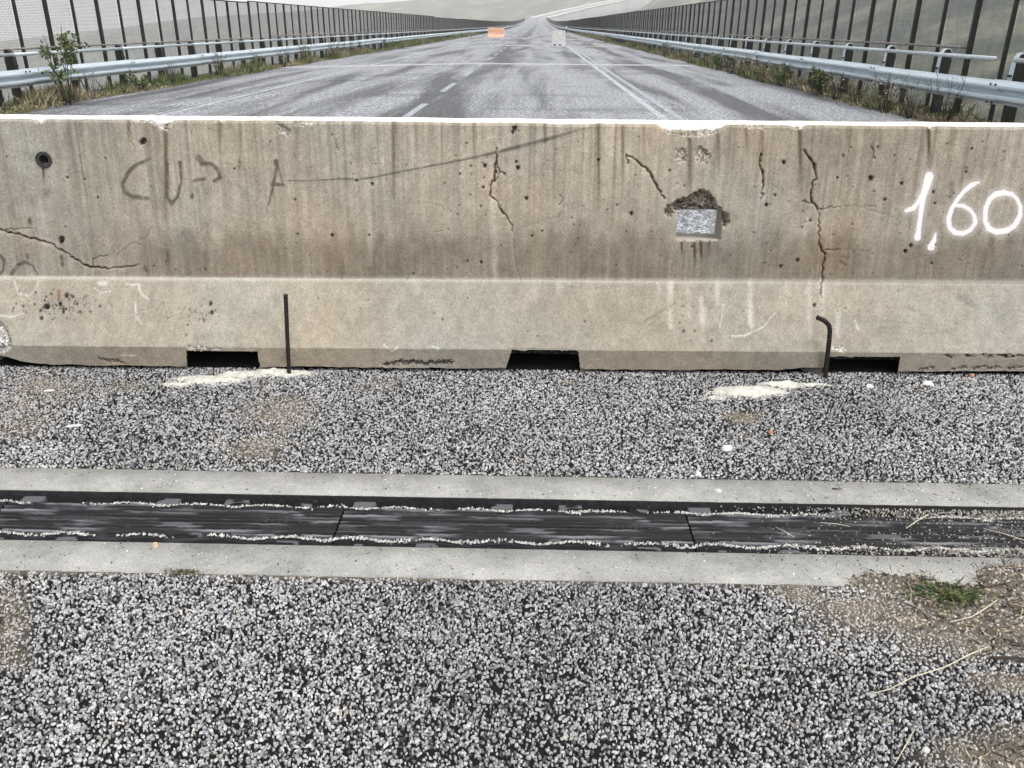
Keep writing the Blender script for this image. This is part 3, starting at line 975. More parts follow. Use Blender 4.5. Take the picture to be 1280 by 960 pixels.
for k, Lr in enumerate(letters):
    sl, D = pl(wig(Lr, .35, k, 4))
    if sl is None: continue
    f = np.clip(1 - sstep(-1.2, 1.2, D), 0, 1) * np.clip(.35 + 1.1 * fbm(GU[sl] * 70, LZ[sl] * 70, 191, 3), 0, 1)
    if k == 5: f = f * .5
    base[sl] = base[sl] * (1 - .92 * f[..., None]) + BR * .75 * (.92 * f)[..., None]
for x, y, rr_, c_, s in ((74, 368, 5, (.17, .07, .045), .8), (78, 345, 1.2, (.18, .09, .07), .5)):
    sl, D = pl([(x, y - 4, rr_ * .7), (x, y + 4, rr_)])
    f = np.clip(1 - sstep(-1.5, 1.2, D), 0, 1) * s
    base[sl] = base[sl] * (1 - f[..., None]) + np.array(c_) * f[..., None]
# faint chalk marks on the slope
for k, Lr in enumerate(([(124, 354, 5), (132, 354, 5)], [(157, 355, 2), (173, 356, 2), (176, 367, 2), (186, 374, 1.5)], [(169, 377, 2), (170, 395, 2.5), (176, 404, 2)], [(18, 352, 1.5), (24, 366, 2), (36, 370, 2), (46, 362, 1.5), (48, 352, 1.5)],
                        [(118, 360, 1.5), (126, 366, 1.5), (138, 364, 1.5)], [(0, 394, 1.6), (14, 396, 2), (28, 392, 1.5)], [(968, 392, 1.5), (955, 408, 1.5), (930, 420, 2), (915, 420, 2.5)], [(1069, 400, 1.5), (1073, 412, 1.5)], [(905, 380, 1.5), (900, 410, 1.5)],
                        [(152, 446, 1.6), (168, 447, 1.6), (170, 444, 1.2)], [(540, 433, 2), (548, 436, 2)], [(480, 431, 2), (488, 437, 2)], [(490, 440, 2), (497, 434, 1.5)])):
    sl, D = pl(wig(Lr, .3, 40 + k, 4))
    if sl is None: continue
    f = np.clip(1 - sstep(-.8, 1.2, D), 0, 1) * np.clip(fbm(GU[sl] * 60, LZ[sl] * 60, 197, 3) * 1.1, 0, 1) * .65
    base[sl] = base[sl] * (1 - f[..., None]) + np.array([.64, .63, .60]) * f[..., None]
# dark scuffs on the slope
for k, Lr in enumerate(([(806, 402, 3), (820, 392, 4), (842, 380, 3)], [(1136, 384, 4), (1142, 388, 4)], [(1108, 382, 2), (1111, 386, 2)], [(1080, 402, 1), (1115, 401, 1.5), (1140, 404, 1)], [(1150, 418, 1), (1190, 414, 1.2)], [(1245, 398, 1), (1256, 394, 1.2)],
                        [(1100, 410, 1), (1130, 409, 1)], [(1200, 372, 8), (1216, 380, 8)])):
    sl, D = pl(Lr)
    if sl is None: continue
    f = np.clip(1 - sstep(-1.5, 2.0, D), 0, 1) * np.clip(fbm(GU[sl] * 50, LZ[sl] * 80, 199, 3), 0, 1) * .6
    base[sl] *= 1 - f[..., None] * .7

# cracks: real grooves, dirt-filled
CR_ = [
    ([(620, 184, 1.4), (621, 196, 2.0), (619, 206, 3.6), (618, 221, 3.0), (613, 234, 2.6), (614, 246, 2.6), (622, 252, 1.2), (626, 262, 3.2), (633, 270, 2.4), (640, 281, 2.0), (641, 290, 1.0)], 1.0), ([(641, 292, .8), (645, 335, .7), (651, 351, .6)], .35),
    ([(621, 204, 1.4), (625, 216, 2.2), (618, 228, 1.2)], .8),
    ([(783, 193, 2.2), (785, 204, 2.0)], 1), ([(783, 194, 1.6), (790, 196, 2.4), (797, 202, 3.0), (806, 209, 2.6), (813, 216, 3.8), (817, 226, 3.2), (823, 237, 2.8), (831, 248, 1.8)], 1),
    ([(951, 192, 2.6), (950, 207, 3.8), (953, 214, 4.2), (954, 234, 2.6), (951, 249, 1.2)], 1),
    ([(1005, 187, 2.8), (1010, 195, 3.0), (1016, 203, 4.4), (1019, 213, 5.0), (1021, 224, 2.6), (1015, 230, 2.4), (1014, 241, 3.0), (1016, 254, 3.4), (1022, 262, 3.2)], 1),
    ([(1022, 262, 1.6), (1024, 271, 1.2), (1024, 301, 1.6), (1027, 314, 3.2), (1032, 317, 2.4), (1029, 335, 2.4), (1026, 356, 1.6), (1027, 372, 1.0)], 1),
    ([(1022, 262, 2.2), (1035, 260, 1.6), (1047, 259, 1.3), (1050, 258.5, .9)], .6), ([(1050, 258.5, .8), (1070, 257, .8), (1100, 266, .8), (1119, 272, .7), (1130, 286, .6)], .25),
    ([(1027, 314, 2.4), (1040, 312, 1.6), (1050, 312, 1.0)], .7), ([(1050, 312, .8), (1062, 312, .8), (1089, 314, .7)], .25), ([(1002, 252, 1.6), (1014, 254, 1.8)], .7),
    ([(1089, 181, 1.8), (1094, 198, 1.5)], .8), ([(1115, 206, 1), (1120, 200, 1)], .6),
    ([(0, 287, 2.8), (15, 292, 2.4), (32, 296, 2.8), (47, 300, 2.6), (65, 305, 2.4), (82, 316, 2.4), (100, 327, 2.6), (112, 334, 3.0), (140, 335, 1.8), (175, 331, 1.0)], 1),
    ([(6, 287, 1.2), (20, 286, 1.0), (40, 286, .9)], .6), ([(145, 319, 1.0), (160, 307, 1.2), (172, 302, 1.0), (182, 297, 1.0), (190, 282, .8)], .35), ([(116, 332, 1.4), (116, 324, 1.4), (124, 320, 1.2), (135, 319, 1.0)], .7),
    ([(160, 150, .9), (163, 170, .9), (168, 190, .8)], .5), ([(420, 175, 1.2), (423, 188, 1.2)], .6), ([(506, 256, 1), (514, 248, 1)], .22), ([(528, 252, .8), (545, 256, .9), (556, 262, .8)], .22),
    ([(544, 290, .8), (552, 288, .8)], .4), ([(660, 282, .8), (680, 276, .8), (706, 266, 1)], .22), ([(675, 211, .8), (700, 214, .9), (712, 212, .9), (724, 218, .8)], .22), ([(915, 232, .9), (920, 219, .9), (928, 210, .9)], .22),
    ([(965, 230, .8), (972, 236, .8)], .4), ([(1080, 255, .8), (1095, 260, .8)], .4), ([(700, 244, 1.4), (703, 250, 1.2), (699, 256, 1.4)], .6), ([(840, 330, .8), (838, 345, .8)], .4)]
for k, (poly, s) in enumerate(CR_):
    sl, D = pl(wig([(a_, b_, w_c * .78) for a_, b_, w_c in poly], 1.0, 60 + k, 3.0))
    if sl is None: continue
    f = np.clip(1 - sstep(-.9, .9, D), 0, 1)
    depth[sl] = np.maximum(depth[sl], f * .011 * s)
    base[sl] *= 1 - (.86 * s ** .5 * f)[..., None] * np.array([.95, 1, 1.04])
    halo = np.clip(1 - sstep(0, 6, D), 0, 1) * .10 * s
    base[sl] *= 1 + halo[..., None]
# long scraped line (double score mark)
score = [(360, 226, 1.6), (382, 227, 1.4), (430, 224, 1.8), (448, 225, 2.0), (473, 221, 2.2), (505, 214, 2.0), (544, 207, 2.0), (590, 198, 2.6), (640, 186, 4.0), (686, 174, 4.0), (739, 158, 2.5)]
for off, s in ((0, .66), (3.2, .14)):
    sl, D = pl([(a, b_ + off, w) for a, b_, w in score])
    f = np.clip(1 - sstep(-.8, 1.0, D), 0, 1) * (.5 + .6 * fbm(GU[sl] * 40, LZ[sl] * 10, 205, 2)) * (1 - .6 * sstep(690, 739, PX[sl]))
    depth[sl] = np.maximum(depth[sl], f * .004 * s)
    base[sl] *= 1 - (s * np.clip(f, 0, 1))[..., None]

# air-hole pits
g4 = np.random.default_rng(23)
pits = []
for _ in range(640):
    x, y = g4.uniform(0, 1285), g4.uniform(160, 432)
    dens = .25 + .75 * fbm(np.array([x / 130.]), np.array([y / 90.]), 211, 2)[0]
    if x > 560: dens += .2
    if g4.random() < dens * (1 if y < 345 else .35):
        pits.append((x, y, min(4.2, 1.0 + g4.exponential(.55))))
for _ in range(120): pits.append((g4.normal(68, 28), g4.normal(384, 9), 1.1 + g4.exponential(.7)))
for _ in range(60): pits.append((g4.normal(248, 16), g4.normal(391, 8), 1.0 + g4.exponential(.6)))
for _ in range(30): pits.append((g4.normal(620, 22), g4.normal(215, 18), 1.1 + g4.exponential(.7)))
for _ in range(36): pits.append((g4.normal(1060, 60), g4.normal(225, 45), 1.0 + g4.exponential(.7)))
for _ in range(25): pits.append((g4.normal(840, 30), g4.normal(392, 14), 1.0 + g4.exponential(.3)))
pits += [(179, 176, 7), (176, 178, 5), (77, 299, 7), (76, 302, 5), (658, 248, 4), (606, 207, 4.5), (604, 234, 3.2), (1018, 381, 4), (1139, 307, 4), (1132, 314, 4.5), (1165, 329, 3), (748, 200, 3.4), (980, 203, 4), (979, 202, 3), (958, 256, 4),
         (997, 325, 4), (837, 213, 3), (1215, 186, 3), (1208, 215, 3), (1167, 240, 3.5), (1169, 254, 3), (643, 160, 6), (641, 165, 4), (465, 230, 3.5), (84, 222, 3), (122, 247, 3), (75, 380, 5), (59, 383, 6), (106, 224, 2.5)]
for x, y, dd in pits:
    sl, D = pl([(x, y, dd), (x + .01, y + dd * .25, dd * .8)], 4)
    if sl is None: continue
    f = np.clip(1 - sstep(-.7, .8, D), 0, 1)
    depth[sl] = np.maximum(depth[sl], f * min(.010, .0022 * dd + .001))
    base[sl] *= 1 - (min(.85, .38 + .13 * dd) * f)[..., None]

# socket recess
sl, D = pl([(55, 199, 12.5)], 10)
f = np.clip(1 - sstep(-1.2, .4, D), 0, 1)
depth[sl] = np.maximum(depth[sl], f * .05)
base[sl] *= 1 - .96 * f[..., None]
# broken places: rough exposed aggregate
rough = fbm(GU * 120, (LZ + LY) * 120, 221, 3)
rough2 = fbm(GU * 260, (LZ + LY) * 260, 231, 2)


def broken(poly, dep, tone, soft=4.0, contrast=1.0):
    sl, D = pl(poly, 22)
    if sl is None: return
    e = D + (rough[sl] - .5) * 9
    f = np.clip(1 - sstep(-soft, 0.6, e), 0, 1)
    depth[sl] = np.maximum(depth[sl], f * dep * (.45 + .9 * rough[sl]) + f * (rough2[sl] - .4) * .006)
    cc = np.array(tone) * (np.clip(1 + contrast * (rough2[sl] - .5) * 2.4, .12, 1.7))[..., None]
    base[sl] = base[sl] * (1 - f[..., None]) + cc * f[..., None]


LIGHT = (.55, .53, .49)
GREYB = (.30, .28, .25)
broken([(195, 152, 8), (207, 156, 12), (214, 151, 6)], .020, LIGHT)
broken([(165, 150, 3), (190, 151, 4)], .010, LIGHT)
broken([(44, 147, 5), (55, 149, 6)], .014, LIGHT)
broken([(272, 151, 4), (278, 151, 4)], .010, LIGHT)
broken([(350, 158, 11), (358, 166, 10)], .012, GREYB, 3)
broken([(372, 155, 6), (392, 153, 5)], .010, (.42, .39, .34))
broken([(835, 158, 5), (852, 162, 9), (868, 163, 13), (884, 161, 12), (898, 157, 7)], .034, (.64, .61, .55))
broken([(935, 158, 6), (955, 160, 7)], .010, (.45, .42, .37))
broken([(995, 157, 4), (1003, 158, 4)], .012, LIGHT)
broken([(1160, 157, 4), (1168, 158, 4)], .012, LIGHT)
broken([(852, 192, 15), (852, 198, 13)], .010, (.27, .245, .205), 2, 1.5)
broken([(876, 192, 17), (880, 196, 17)], .010, (.27, .245, .205), 2, 1.5)
broken([(-6, 415, 30), (0, 432, 30), (-8, 448, 34)], .040, (.42, .41, .39), 5, 1.3)
broken([(236, 433, 5), (246, 436, 9), (256, 434, 5)], .010, (.46, .44, .40), 2, 1.3)
broken([(262, 437, 4), (272, 436, 4)], .008, (.36, .34, .30), 2, 1.3)
broken([(1042, 434, 6), (1056, 438, 6)], .008, (.50, .48, .44), 2)
broken([(126, 452, 4), (150, 456, 5), (158, 459, 4)], .010, (.13, .115, .10), 2)
broken([(480, 459, 5), (500, 455, 7), (535, 458, 6), (562, 455, 7)], .020, (.10, .088, .074), 2)
for x in (1180, 1206, 1229, 1250, 1262, 1272):
    broken([(x, 445 - .008 * (1272 - x), 2.4), (x + 9, 447, 3.6)], .012, (.05, .043, .036), 1.2)
for x in (1150, 1190, 1215, 1235, 1262):
    broken([(x, 466, 4), (x + 14, 463, 4)], .012, (.16, .14, .12), 2)
# spalled pocket around the lifting slot
sl, D = pl([(836, 266, 10), (840, 260, 12), (852, 256, 16), (864, 254, 18), (876, 248, 22), (886, 252, 18), (892, 262, 14), (904, 270, 10), (907, 279, 9)], 30)
e = D + (rough[sl] - .5) * 8
f = np.clip(1 - sstep(-3.5, 1.0, e), 0, 1) * (PY[sl] < 285)
depth[sl] = np.maximum(depth[sl], f * .050 * (.5 + .7 * rough[sl]) + f * (rough2[sl] - .4) * .008)
cc = np.array((.21, .185, .15)) * np.clip(1 + (rough2[sl] - .5) * 4.2, .08, 2.2)[..., None]
base[sl] = base[sl] * (1 - f[..., None]) + cc * f[..., None]
broken([(850, 300, 2.4), (900, 299, 2.4)], .004, (.40, .37, .32), 1.2)
broken([(850, 261, 9), (870, 260, 12), (892, 264, 8)], .055, (.15, .133, .11), 2.5, 2.0)

# the sprayed number
PAINT = np.array([.80, .735, .735])
spray = [
    [(1162, 220, 10.5), (1158.5, 232, 10), (1154.5, 245, 7), (1151, 267, 6), (1148.5, 287, 6), (1147, 297, 8.6)],
    [(1153.5, 242, 4.5), (1147, 254, 5), (1141, 260.5, 6.4), (1133, 263.3, 5.2)],
    [(1170, 292, 2.4), (1167.5, 301, 6.4), (1164, 309, 9)],
    [(1223.5, 228, 3), (1215, 231, 6), (1205.5, 238.7, 5), (1197, 249, 5.2), (1190, 260.5, 5.6), (1186, 273, 6), (1187, 284, 6), (1194, 290.7, 6.6), (1204, 292, 6), (1213, 287.5, 5.6), (1219, 278.7, 5.4), (1218, 270, 5), (1212.5, 262, 5), (1204, 257, 5), (1195.6, 257, 4)],
    [(1266, 243, 5), (1254.7, 240.8, 7), (1245, 242.5, 7), (1237, 249, 6), (1232, 260.5, 6), (1231.5, 276, 6), (1236, 286, 7), (1246, 290, 7.2), (1259, 288, 7.4), (1269, 281, 7), (1275, 269, 6), (1275.5, 257.6, 5), (1271.5, 249, 4.6), (1264, 242, 5)]]
for Lr in spray:
    sl, D = pl(Lr, 10)
    cov = np.clip(1 - sstep(-1.6, 1.4, D), 0, 1)
    over = np.clip(1 - sstep(0, 8, D), 0, 1) * .16
    f = np.clip(np.maximum(cov * (.86 + .2 * mott[sl]), over), 0, 1) * np.where(depth[sl] > .004, .25, 1)
    pk = 1 + (vn(GU[sl] * 20, LZ[sl] * 20, 241) - .5)[..., None] * np.array([.04, -.10, -.06])
    base[sl] = base[sl] * (1 - f[..., None]) + PAINT * pk * f[..., None]

# underside gap: the foot is not straight
foot = .011 + .014 * fbm(lx * 3.2, lx * 0, 251, 4) + .006 * (fbm(lx * 30, lx * 0, 253, 2) - .5)
foot += .045 * np.exp(-((lx - BX0) / .14) ** 2) + .012 * np.exp(-((lx - 1.2) / .08) ** 2)
foot = np.maximum(foot, .008)
LZd = np.where(toe, foot[None] + LZ * (1 - foot[None] / .104), LZ)
# gentle casting undulation
und = (fbm(GU * 2.5, LZ * 3, 261, 3) - .5) * .006 + (fbm(GU * 40, LZ * 40, 263, 2) - .5) * .0012
und[:, lx > 2.3] *= .3
ins = depth - und * (~topf)
# top edge wander and chips
wob = (fbm(lx * 9, lx * 0, 271, 3) - .5) * .004
chip = np.zeros(len(lx))
pxt = PX[np.argmax(seg_id == 3)]
for x0, x1, dd in ((690, 700, .006), (696, 745, .004), (824, 906, .022), (846, 892, .014), (988, 1008, .008), (1156, 1170, .006), (40, 58, .006), (190, 216, .012)):
    chip = np.maximum(chip, dd * sstep(x0 - 4, x0 + 8, pxt) * (1 - sstep(x1 - 8, x1 + 4, pxt)) * (.6 + .8 * fbm(lx * 60, lx * 0 + dd * 900, 273, 3)))
nearfront = np.exp(-np.maximum(LY - .232, 0) / .03) * (topf | (SEG == 3))
zdrop = (chip[None] * nearfront) + np.where(topf | (SEG == 3), wob[None], 0)
upe = sstep(TOPZ - .07, TOPZ, LZ) * (SEG == 2)
zdrop = zdrop + chip[None] * upe * .9
LYo = LY - NY * ins
LZo = np.where(topf, LZd, LZd - NZ * ins * (~toe)) - zdrop
WV = b2w(GU, LYo, LZo)
nrow, ncol = GU.shape
idx = np.arange(nrow * ncol).reshape(nrow, ncol)
qc = lambda A: (A[:-1, :-1] + A[1:, 1:]) / 2
cX, cPX, cPY, cZ = qc(GU), qc(PX), qc(PY), qc(LZd)
kill = np.zeros(cX.shape, bool)
# lifting slot (index rectangle on the upper face)
rs = np.where((np.abs(PY[:, np.argmin(np.abs(pxt - 873))] - 281.5) < 18.5) & (seg_id == 2))[0]
cs_ = np.where((PX[rs[len(rs) // 2]] > 845) & (PX[rs[len(rs) // 2]] < 903.5))[0]
r0, r1, c0, c1 = rs[0], rs[-1], cs_[0], cs_[-1]
kill[r0:r1, c0:c1] = True
# drainage notches in the foot
NOTCH = [(-1.490, -1.172, .086, .010), (-.118, .212, .104, .030), (1.252, 1.585, .083, .012)]
for k, (a, c_, zt_, slp) in enumerate(NOTCH):
    zz_ = cZ
    lim_a = a + slp * zz_ / .1
    lim_b = c_ - slp * .5 * zz_ / .1
    ztop = zt_ + (fbm(cX * 30, cX * 0, 281 + k, 3) - .5) * (.020 if k == 1 else .004)
    kill |= (cX > lim_a) & (cX < lim_b) & (zz_ < ztop) & (qc(SEG.astype(float)) < .6)
Q = np.stack([idx[:-1, :-1], idx[:-1, 1:], idx[1:, 1:], idx[1:, :-1]], -1)[~kill]
V = [WV.reshape(-1, 3)]
Cc = [np.clip(base, .008, .85).reshape(-1, 3)]
QQ = [Q]
cnt = nrow * ncol
BW = .63


def addpart(P, q, col):
    global cnt
    P = np.asarray(P, float)
    V.append(P); Cc.append(np.tile(np.array(col, float), (len(P), 1))); QQ.append(np.asarray(q, int) + cnt)
    cnt += len(P)


# slot tunnel: from the ragged front edge straight through to the back face
ring = [(r0, c) for c in range(c0, c1 + 1)] + [(r, c1) for r in range(r0 + 1, r1 + 1)] + [(r1, c) for c in range(c1 - 1, c0 - 1, -1)] + [(r, c0) for r in range(r1 - 1, r0, -1)]
ri = np.array(ring)
zf = LZ[ri[:, 0], ri[:, 1]]; xf = GU[ri[:, 0], ri[:, 1]]
ybk = BW - np.interp(zf, [0, .104, .362, TOPZ - .012], [0, 0, .172, .226])
n = len(ri)
steps = 5
rows = []
for s in range(steps + 1):
    f = s / steps
    front = np.stack([xf, LYo[ri[:, 0], ri[:, 1]], LZo[ri[:, 0], ri[:, 1]]], -1)
    back = np.stack([np.where(ri[:, 1] == c1, xf + .030, xf), ybk, np.where(ri[:, 0] == r0, zf - .032, zf)], -1)
    p = front * (1 - f) + back * f
    rows.append(b2w(p[:, 0], p[:, 1], p[:, 2]))
q = [(s * n + i, s * n + (i + 1) % n, (s + 1) * n + (i + 1) % n, (s + 1) * n + i) for s in range(steps) for i in range(n)]
addpart(np.concatenate(rows), q, (.40, .37, .32))
# back face with the slot, top handled by the grid
xh0, xh1 = lx[c0], lx[c1] + .030
zh0, zh1 = prof[r0][1] - .032, prof[r1][1]
bx = [BX0, xh0, xh1, BX1]
bz = [0.004, .104, .362, zh0, zh1, TOPZ - .012, TOPZ]
by = [BW - v for v in np.interp(bz[:6], [0, .104, .362, TOPZ - .012], [0, 0, .172, .226])] + [.382]
P = [b2w(np.array(x), np.array(y), np.array(z)) for y, z in zip(by, bz) for x in bx]
q = [(r * 4 + c + 1, r * 4 + c, (r + 1) * 4 + c, (r + 1) * 4 + c + 1) for r in range(6) for c in range(3) if not (r == 3 and c == 1)]
addpart(P, q, (.34, .31, .27))
# end faces
for x in (BX0, BX1):
    outl = [(p[0], p[1]) for p in FRONT] + [(y, z) for y, z in zip(by[::-1][1:], bz[::-1][1:])]
    half = len(outl)
    P = [b2w(np.array(x), np.array(y), np.array(max(z, .004))) for y, z in outl]
    ctr = b2w(np.array(x), np.array(.315), np.array(.5))
    q = [(i, (i + 1) % half, half, half) for i in range(half - 1)]
    addpart(P + [ctr], [], (.36, .33, .29)) if False else None
    Pn = np.array(P)
    # symmetric outline: join front and back points level by level
    lv = [0, .104, .362, zh0, zh1, TOPZ - .012, TOPZ]
    fr = np.interp(lv, [0, .104, .362, TOPZ - .012, TOPZ], [0, 0, .172, .226, .238])
    bk = [BW - v for v in np.interp(lv[:6], [0, .104, .362, TOPZ - .012], [0, 0, .172, .226])] + [.382]
    PP = [b2w(np.array(x), np.array(a), np.array(max(z, .05))) for a, z in zip(fr, lv)] + [b2w(np.array(x), np.array(a), np.array(max(z, .004))) for a, z in zip(bk, lv)]
    addpart(PP, [(i, i + 1, 7 + i + 1, 7 + i) for i in range(6)], (.36, .33, .29))
# notch tunnels through the foot
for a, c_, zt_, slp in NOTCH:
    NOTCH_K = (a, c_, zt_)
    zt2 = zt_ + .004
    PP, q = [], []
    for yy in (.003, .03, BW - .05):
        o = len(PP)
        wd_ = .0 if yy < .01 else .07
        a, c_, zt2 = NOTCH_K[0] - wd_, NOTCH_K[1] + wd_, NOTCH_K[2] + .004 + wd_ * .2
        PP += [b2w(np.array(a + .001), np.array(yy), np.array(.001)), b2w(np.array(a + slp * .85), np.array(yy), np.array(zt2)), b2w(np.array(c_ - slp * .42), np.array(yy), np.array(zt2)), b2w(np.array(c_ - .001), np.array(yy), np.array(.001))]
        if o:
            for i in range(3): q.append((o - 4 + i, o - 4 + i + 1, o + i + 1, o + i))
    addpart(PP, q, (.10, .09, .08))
Vb, Cb, Qb = np.concatenate(V), np.concatenate(Cc), np.concatenate([np.asarray(a).reshape(-1, 4) for a in QQ])
bar = obj_np('concrete_barrier', Vb, Qb, mat=M_conc, col=Cb)
tag(bar, 'stained cracked concrete barrier across the road with sprayed 1,60 and broken slot', 'barrier')
SOCK = 1
# lifting socket ring set into the face
sl, D = pl([(55, 199, 2)], 4)
k = np.unravel_index(np.argmin(np.abs(PX - 55) + np.abs(PY - 199)), PX.shape)
cpt = b2w(GU, LY, LZ)[k]
nrm = Vector((sn[2][0] * -math.sin(YAW_B), sn[2][0] * math.cos(YAW_B), sn[2][1])).normalized()
mb = MB()
ax = nrm.orthogonal().normalized(); ay = nrm.cross(ax)
N = 20
ringV, ringF = [], []
for ri_, (rr_, off) in enumerate(((.034, -.006), (.033, .006), (.028, .007), (.0265, -.001), (.024, -.001), (.0235, .004), (.0195, .004), (.0185, -.02), (.018, -.04))):
    for i in range(N):
        a = 2 * math.pi * i / N
        ringV.append(Vector(cpt) + (ax * math.cos(a) + ay * math.sin(a)) * (rr_ + 1e-5) + nrm * off)
for s in range(8):
    for i in range(N):
        ringF.append((s * N + i, s * N + (i + 1) % N, (s + 1) * N + (i + 1) % N, (s + 1) * N + i))
mb.add(ringV, ringF)
M_sock = simple_mat('dark_socket', (.008, .008, .008), (.05, .05, .046), 90.0, 0.6, 0.4)
so = mb.build('lifting_socket', M_sock, bar)

# the next barrier of the row, butted against the left end
outline = [(0, .004), (0, .104), (.172, .362), (.226, TOPZ - .012), (.238, TOPZ), (.392, TOPZ), (.404, TOPZ - .012), (.458, .362), (.63, .104), (.63, .004)]
mb = MB()
cuts = [-6.0, -4.9, -4.58, -3.5, -3.18, -2.0, -1.68, -.02]
for a, c_ in zip(cuts[0::2], cuts[1::2]):
    mb.prism([(p[0], p[1]) for p in outline], a, c_, 'x')
for a, c_ in zip(cuts[1:-1:2], cuts[2::2]):
    mb.prism([(p[0], max(p[1], .09)) for p in outline], a + .0005, c_ - .0005, 'x')
nbm = simple_mat('plain_concrete', (.26, .235, .2), (.40, .365, .31), 5.0, 0.92, 0.2, 0, 0.2)
nb = mb.build('concrete_barrier', nbm)
nb.location = b2w(np.array(BX0 - .004), np.array(0.0), np.array(0.0))
nb.rotation_euler = (0, 0, YAW_B)
nb.location.z += -.05
tag(nb, 'plain concrete road barrier butted against the chipped end of the cracked one', 'barrier')

# ------------------------------------------------------------------ reinforcing bars and their mortar beds
def ribbed(pts, rad, name, label):
    P = [Vector(p) for p in pts]
    dense, rr_ = [], []
    for a, b_ in zip(P[:-1], P[1:]):
        k = max(2, int((b_ - a).length / .0045))
        for i in range(k):
            dense.append(a.lerp(b_, i / k))
    dense.append(P[-1])
    for i in range(len(dense)): rr_.append(rad * (1.10 if i % 3 == 0 else .94))
    o = MB().tube(dense, rr_, 10).build(name, M_rebar, None, True)
    tag(o, label, 'rebar', 'rebar stubs in front of the barrier')
    return o


b1 = gnd(361, 467)
def at_depth(x, y, Y):
    v = CW * F + CR * (x - 640) + CD * (y - 480)
    return v * (Y / v[1]) + CP


t1 = at_depth(357, 368, b1[1] - .012)
ribbed([b1 - np.array([0, 0, .03]), b1 * .5 + t1 * .5, t1], .0088, 'rebar', 'straight black steel bar sticking upright out of the road')
b2 = gnd(1032, 471)
pts2 = [b2 - np.array([0, 0, .03])] + [at_depth(x, y, b2[1] - dy) for x, y, dy in ((1033, 455, 0), (1035, 440, .002), (1036.5, 425, .006), (1037.5, 412, .010), (1036, 406, .014), (1032, 402, .018), (1028, 399.5, .022), (1022, 397, .028))]
ribbed(pts2, .0098, 'rebar', 'bent black steel bar with hooked top sticking out of the road')


def mortar(name, blobs, label, seed):
    """thin uneven mortar spill: heightfield trimmed to its ragged outline"""
    xs_ = [b_[0] for b_ in blobs]; ys_ = [b_[1] for b_ in blobs]
    pa = gnd(min(xs_) - 90, max(ys_) + 16); pb = gnd(max(xs_) + 90, max(ys_) + 16)
    gx, gy = np.meshgrid(np.arange(pa[0], pb[0], .006), np.arange(pa[1] - .02, pa[1] + .30, .006))
    P0 = np.stack([gx.ravel(), gy.ravel(), np.zeros(gx.size)], -1)
    px, py = proj(P0)
    mk = np.zeros(len(P0))
    for cx, cy, ax_, ay_, s in blobs:
        mk = np.maximum(mk, s * np.exp(-((px - cx) / ax_) ** 2 - ((py - cy) / ay_) ** 2))
    nz_ = fbm(P0[:, 0] * 26, P0[:, 1] * 26, seed, 4)
    P0[:, 2] = -.012 + np.minimum(mk * (.25 + 1.2 * nz_), .95) * .026 + (vn(P0[:, 0] * 130, P0[:, 1] * 130, seed) - .5) * .003
    cl = np.array([.55, .53, .475])[None] * (.62 + .6 * fbm(P0[:, 0] * 60, P0[:, 1] * 60, seed + 3, 3))[:, None]
    cl = np.clip(cl, 0, .85)
    ny, nx = gx.shape
    idx = np.arange(nx * ny).reshape(ny, nx)
    kp = P0[:, 2].reshape(ny, nx) > -.009
    kq = kp[:-1, :-1] | kp[1:, :-1] | kp[:-1, 1:] | kp[1:, 1:]
    Q = np.stack([idx[:-1, :-1], idx[:-1, 1:], idx[1:, 1:], idx[1:, :-1]], -1)[kq]
    tag(obj_np(name, P0, Q, mat=M_soil, col=cl, smooth=True), label, 'mortar patch', 'mortar patches around the rebar')


mortar('mortar_patch', [(350, 464, 40, 6, 1.0), (310, 467, 40, 6, .8), (262, 474, 50, 7, .75), (225, 479, 30, 4, .6), (372, 463, 14, 5, .9)], 'pale mortar smeared on the road round the straight steel bar', 301)
mortar('mortar_patch', [(1030, 473, 34, 7, 1.0), (990, 478, 40, 8, .8), (935, 489, 45, 8, .95), (895, 496, 20, 4, .7), (1075, 476, 40, 5, .5)], 'pale mortar smeared on the road round the bent steel bar', 311)

# ------------------------------------------------------------------ small litter on the road
def twig(pix, rad, name, label, mat, z=.006, group=None, cat='stem', zs=None):
    P = [gnd(x, y) for x, y in pix]
    P = [p + np.array([0, 0, z + (zs[i] if zs else 0) + .004 * (i % 2)]) for i, p in enumerate(P)]
    k = len(P)
    o = MB().tube(P, [rad * (1 - .45 * i / max(1, k - 1)) for i in range(k)], 6).build(name, mat, None, True)
    return tag(o, label, cat, group)


twig([(1245, 755), (1222, 772), (1212, 776), (1186, 784)], .0022, 'straw_stem', 'kinked dry straw stem lying on the brown soil below the weed tuft', M_twig, .012, None)
twig([(1235, 812), (1210, 824), (1180, 838), (1140, 852), (1110, 866), (1085, 874)], .0020, 'straw_stem', 'long straight dry straw stem lying across the stone chips', M_twig, .010)
twig([(1142, 915), (1132, 935), (1118, 958)], .0016, 'straw_stem', 'short curved dry straw stem on bare stone chips', M_twig, .008)
twig([(1160, 642), (1148, 650), (1133, 659)], .0024, 'straw_stem', 'thick pale straw piece lying slantwise on the rubber joint', M_twig, -.004)
twig([(1230, 660), (1255, 668), (1282, 675)], .0016, 'straw_stem', 'thin straw stem lying along the rubber joint beside soil', M_twig, -.002)
twig([(1270, 684), (1276, 692), (1282, 699)], .0018, 'straw_stem', 'short straw stem on the edge of the concrete strip', M_twig, .006)
twig([(1026, 651), (1045, 654), (1063, 656)], .0014, 'straw_stem', 'fine straw stem flat on the rubber joint', M_twig, -.006)
twig([(970, 657), (982, 664), (993, 669)], .0016, 'straw_stem', 'short straw stem on black rubber near scattered grit', M_twig, -.006)
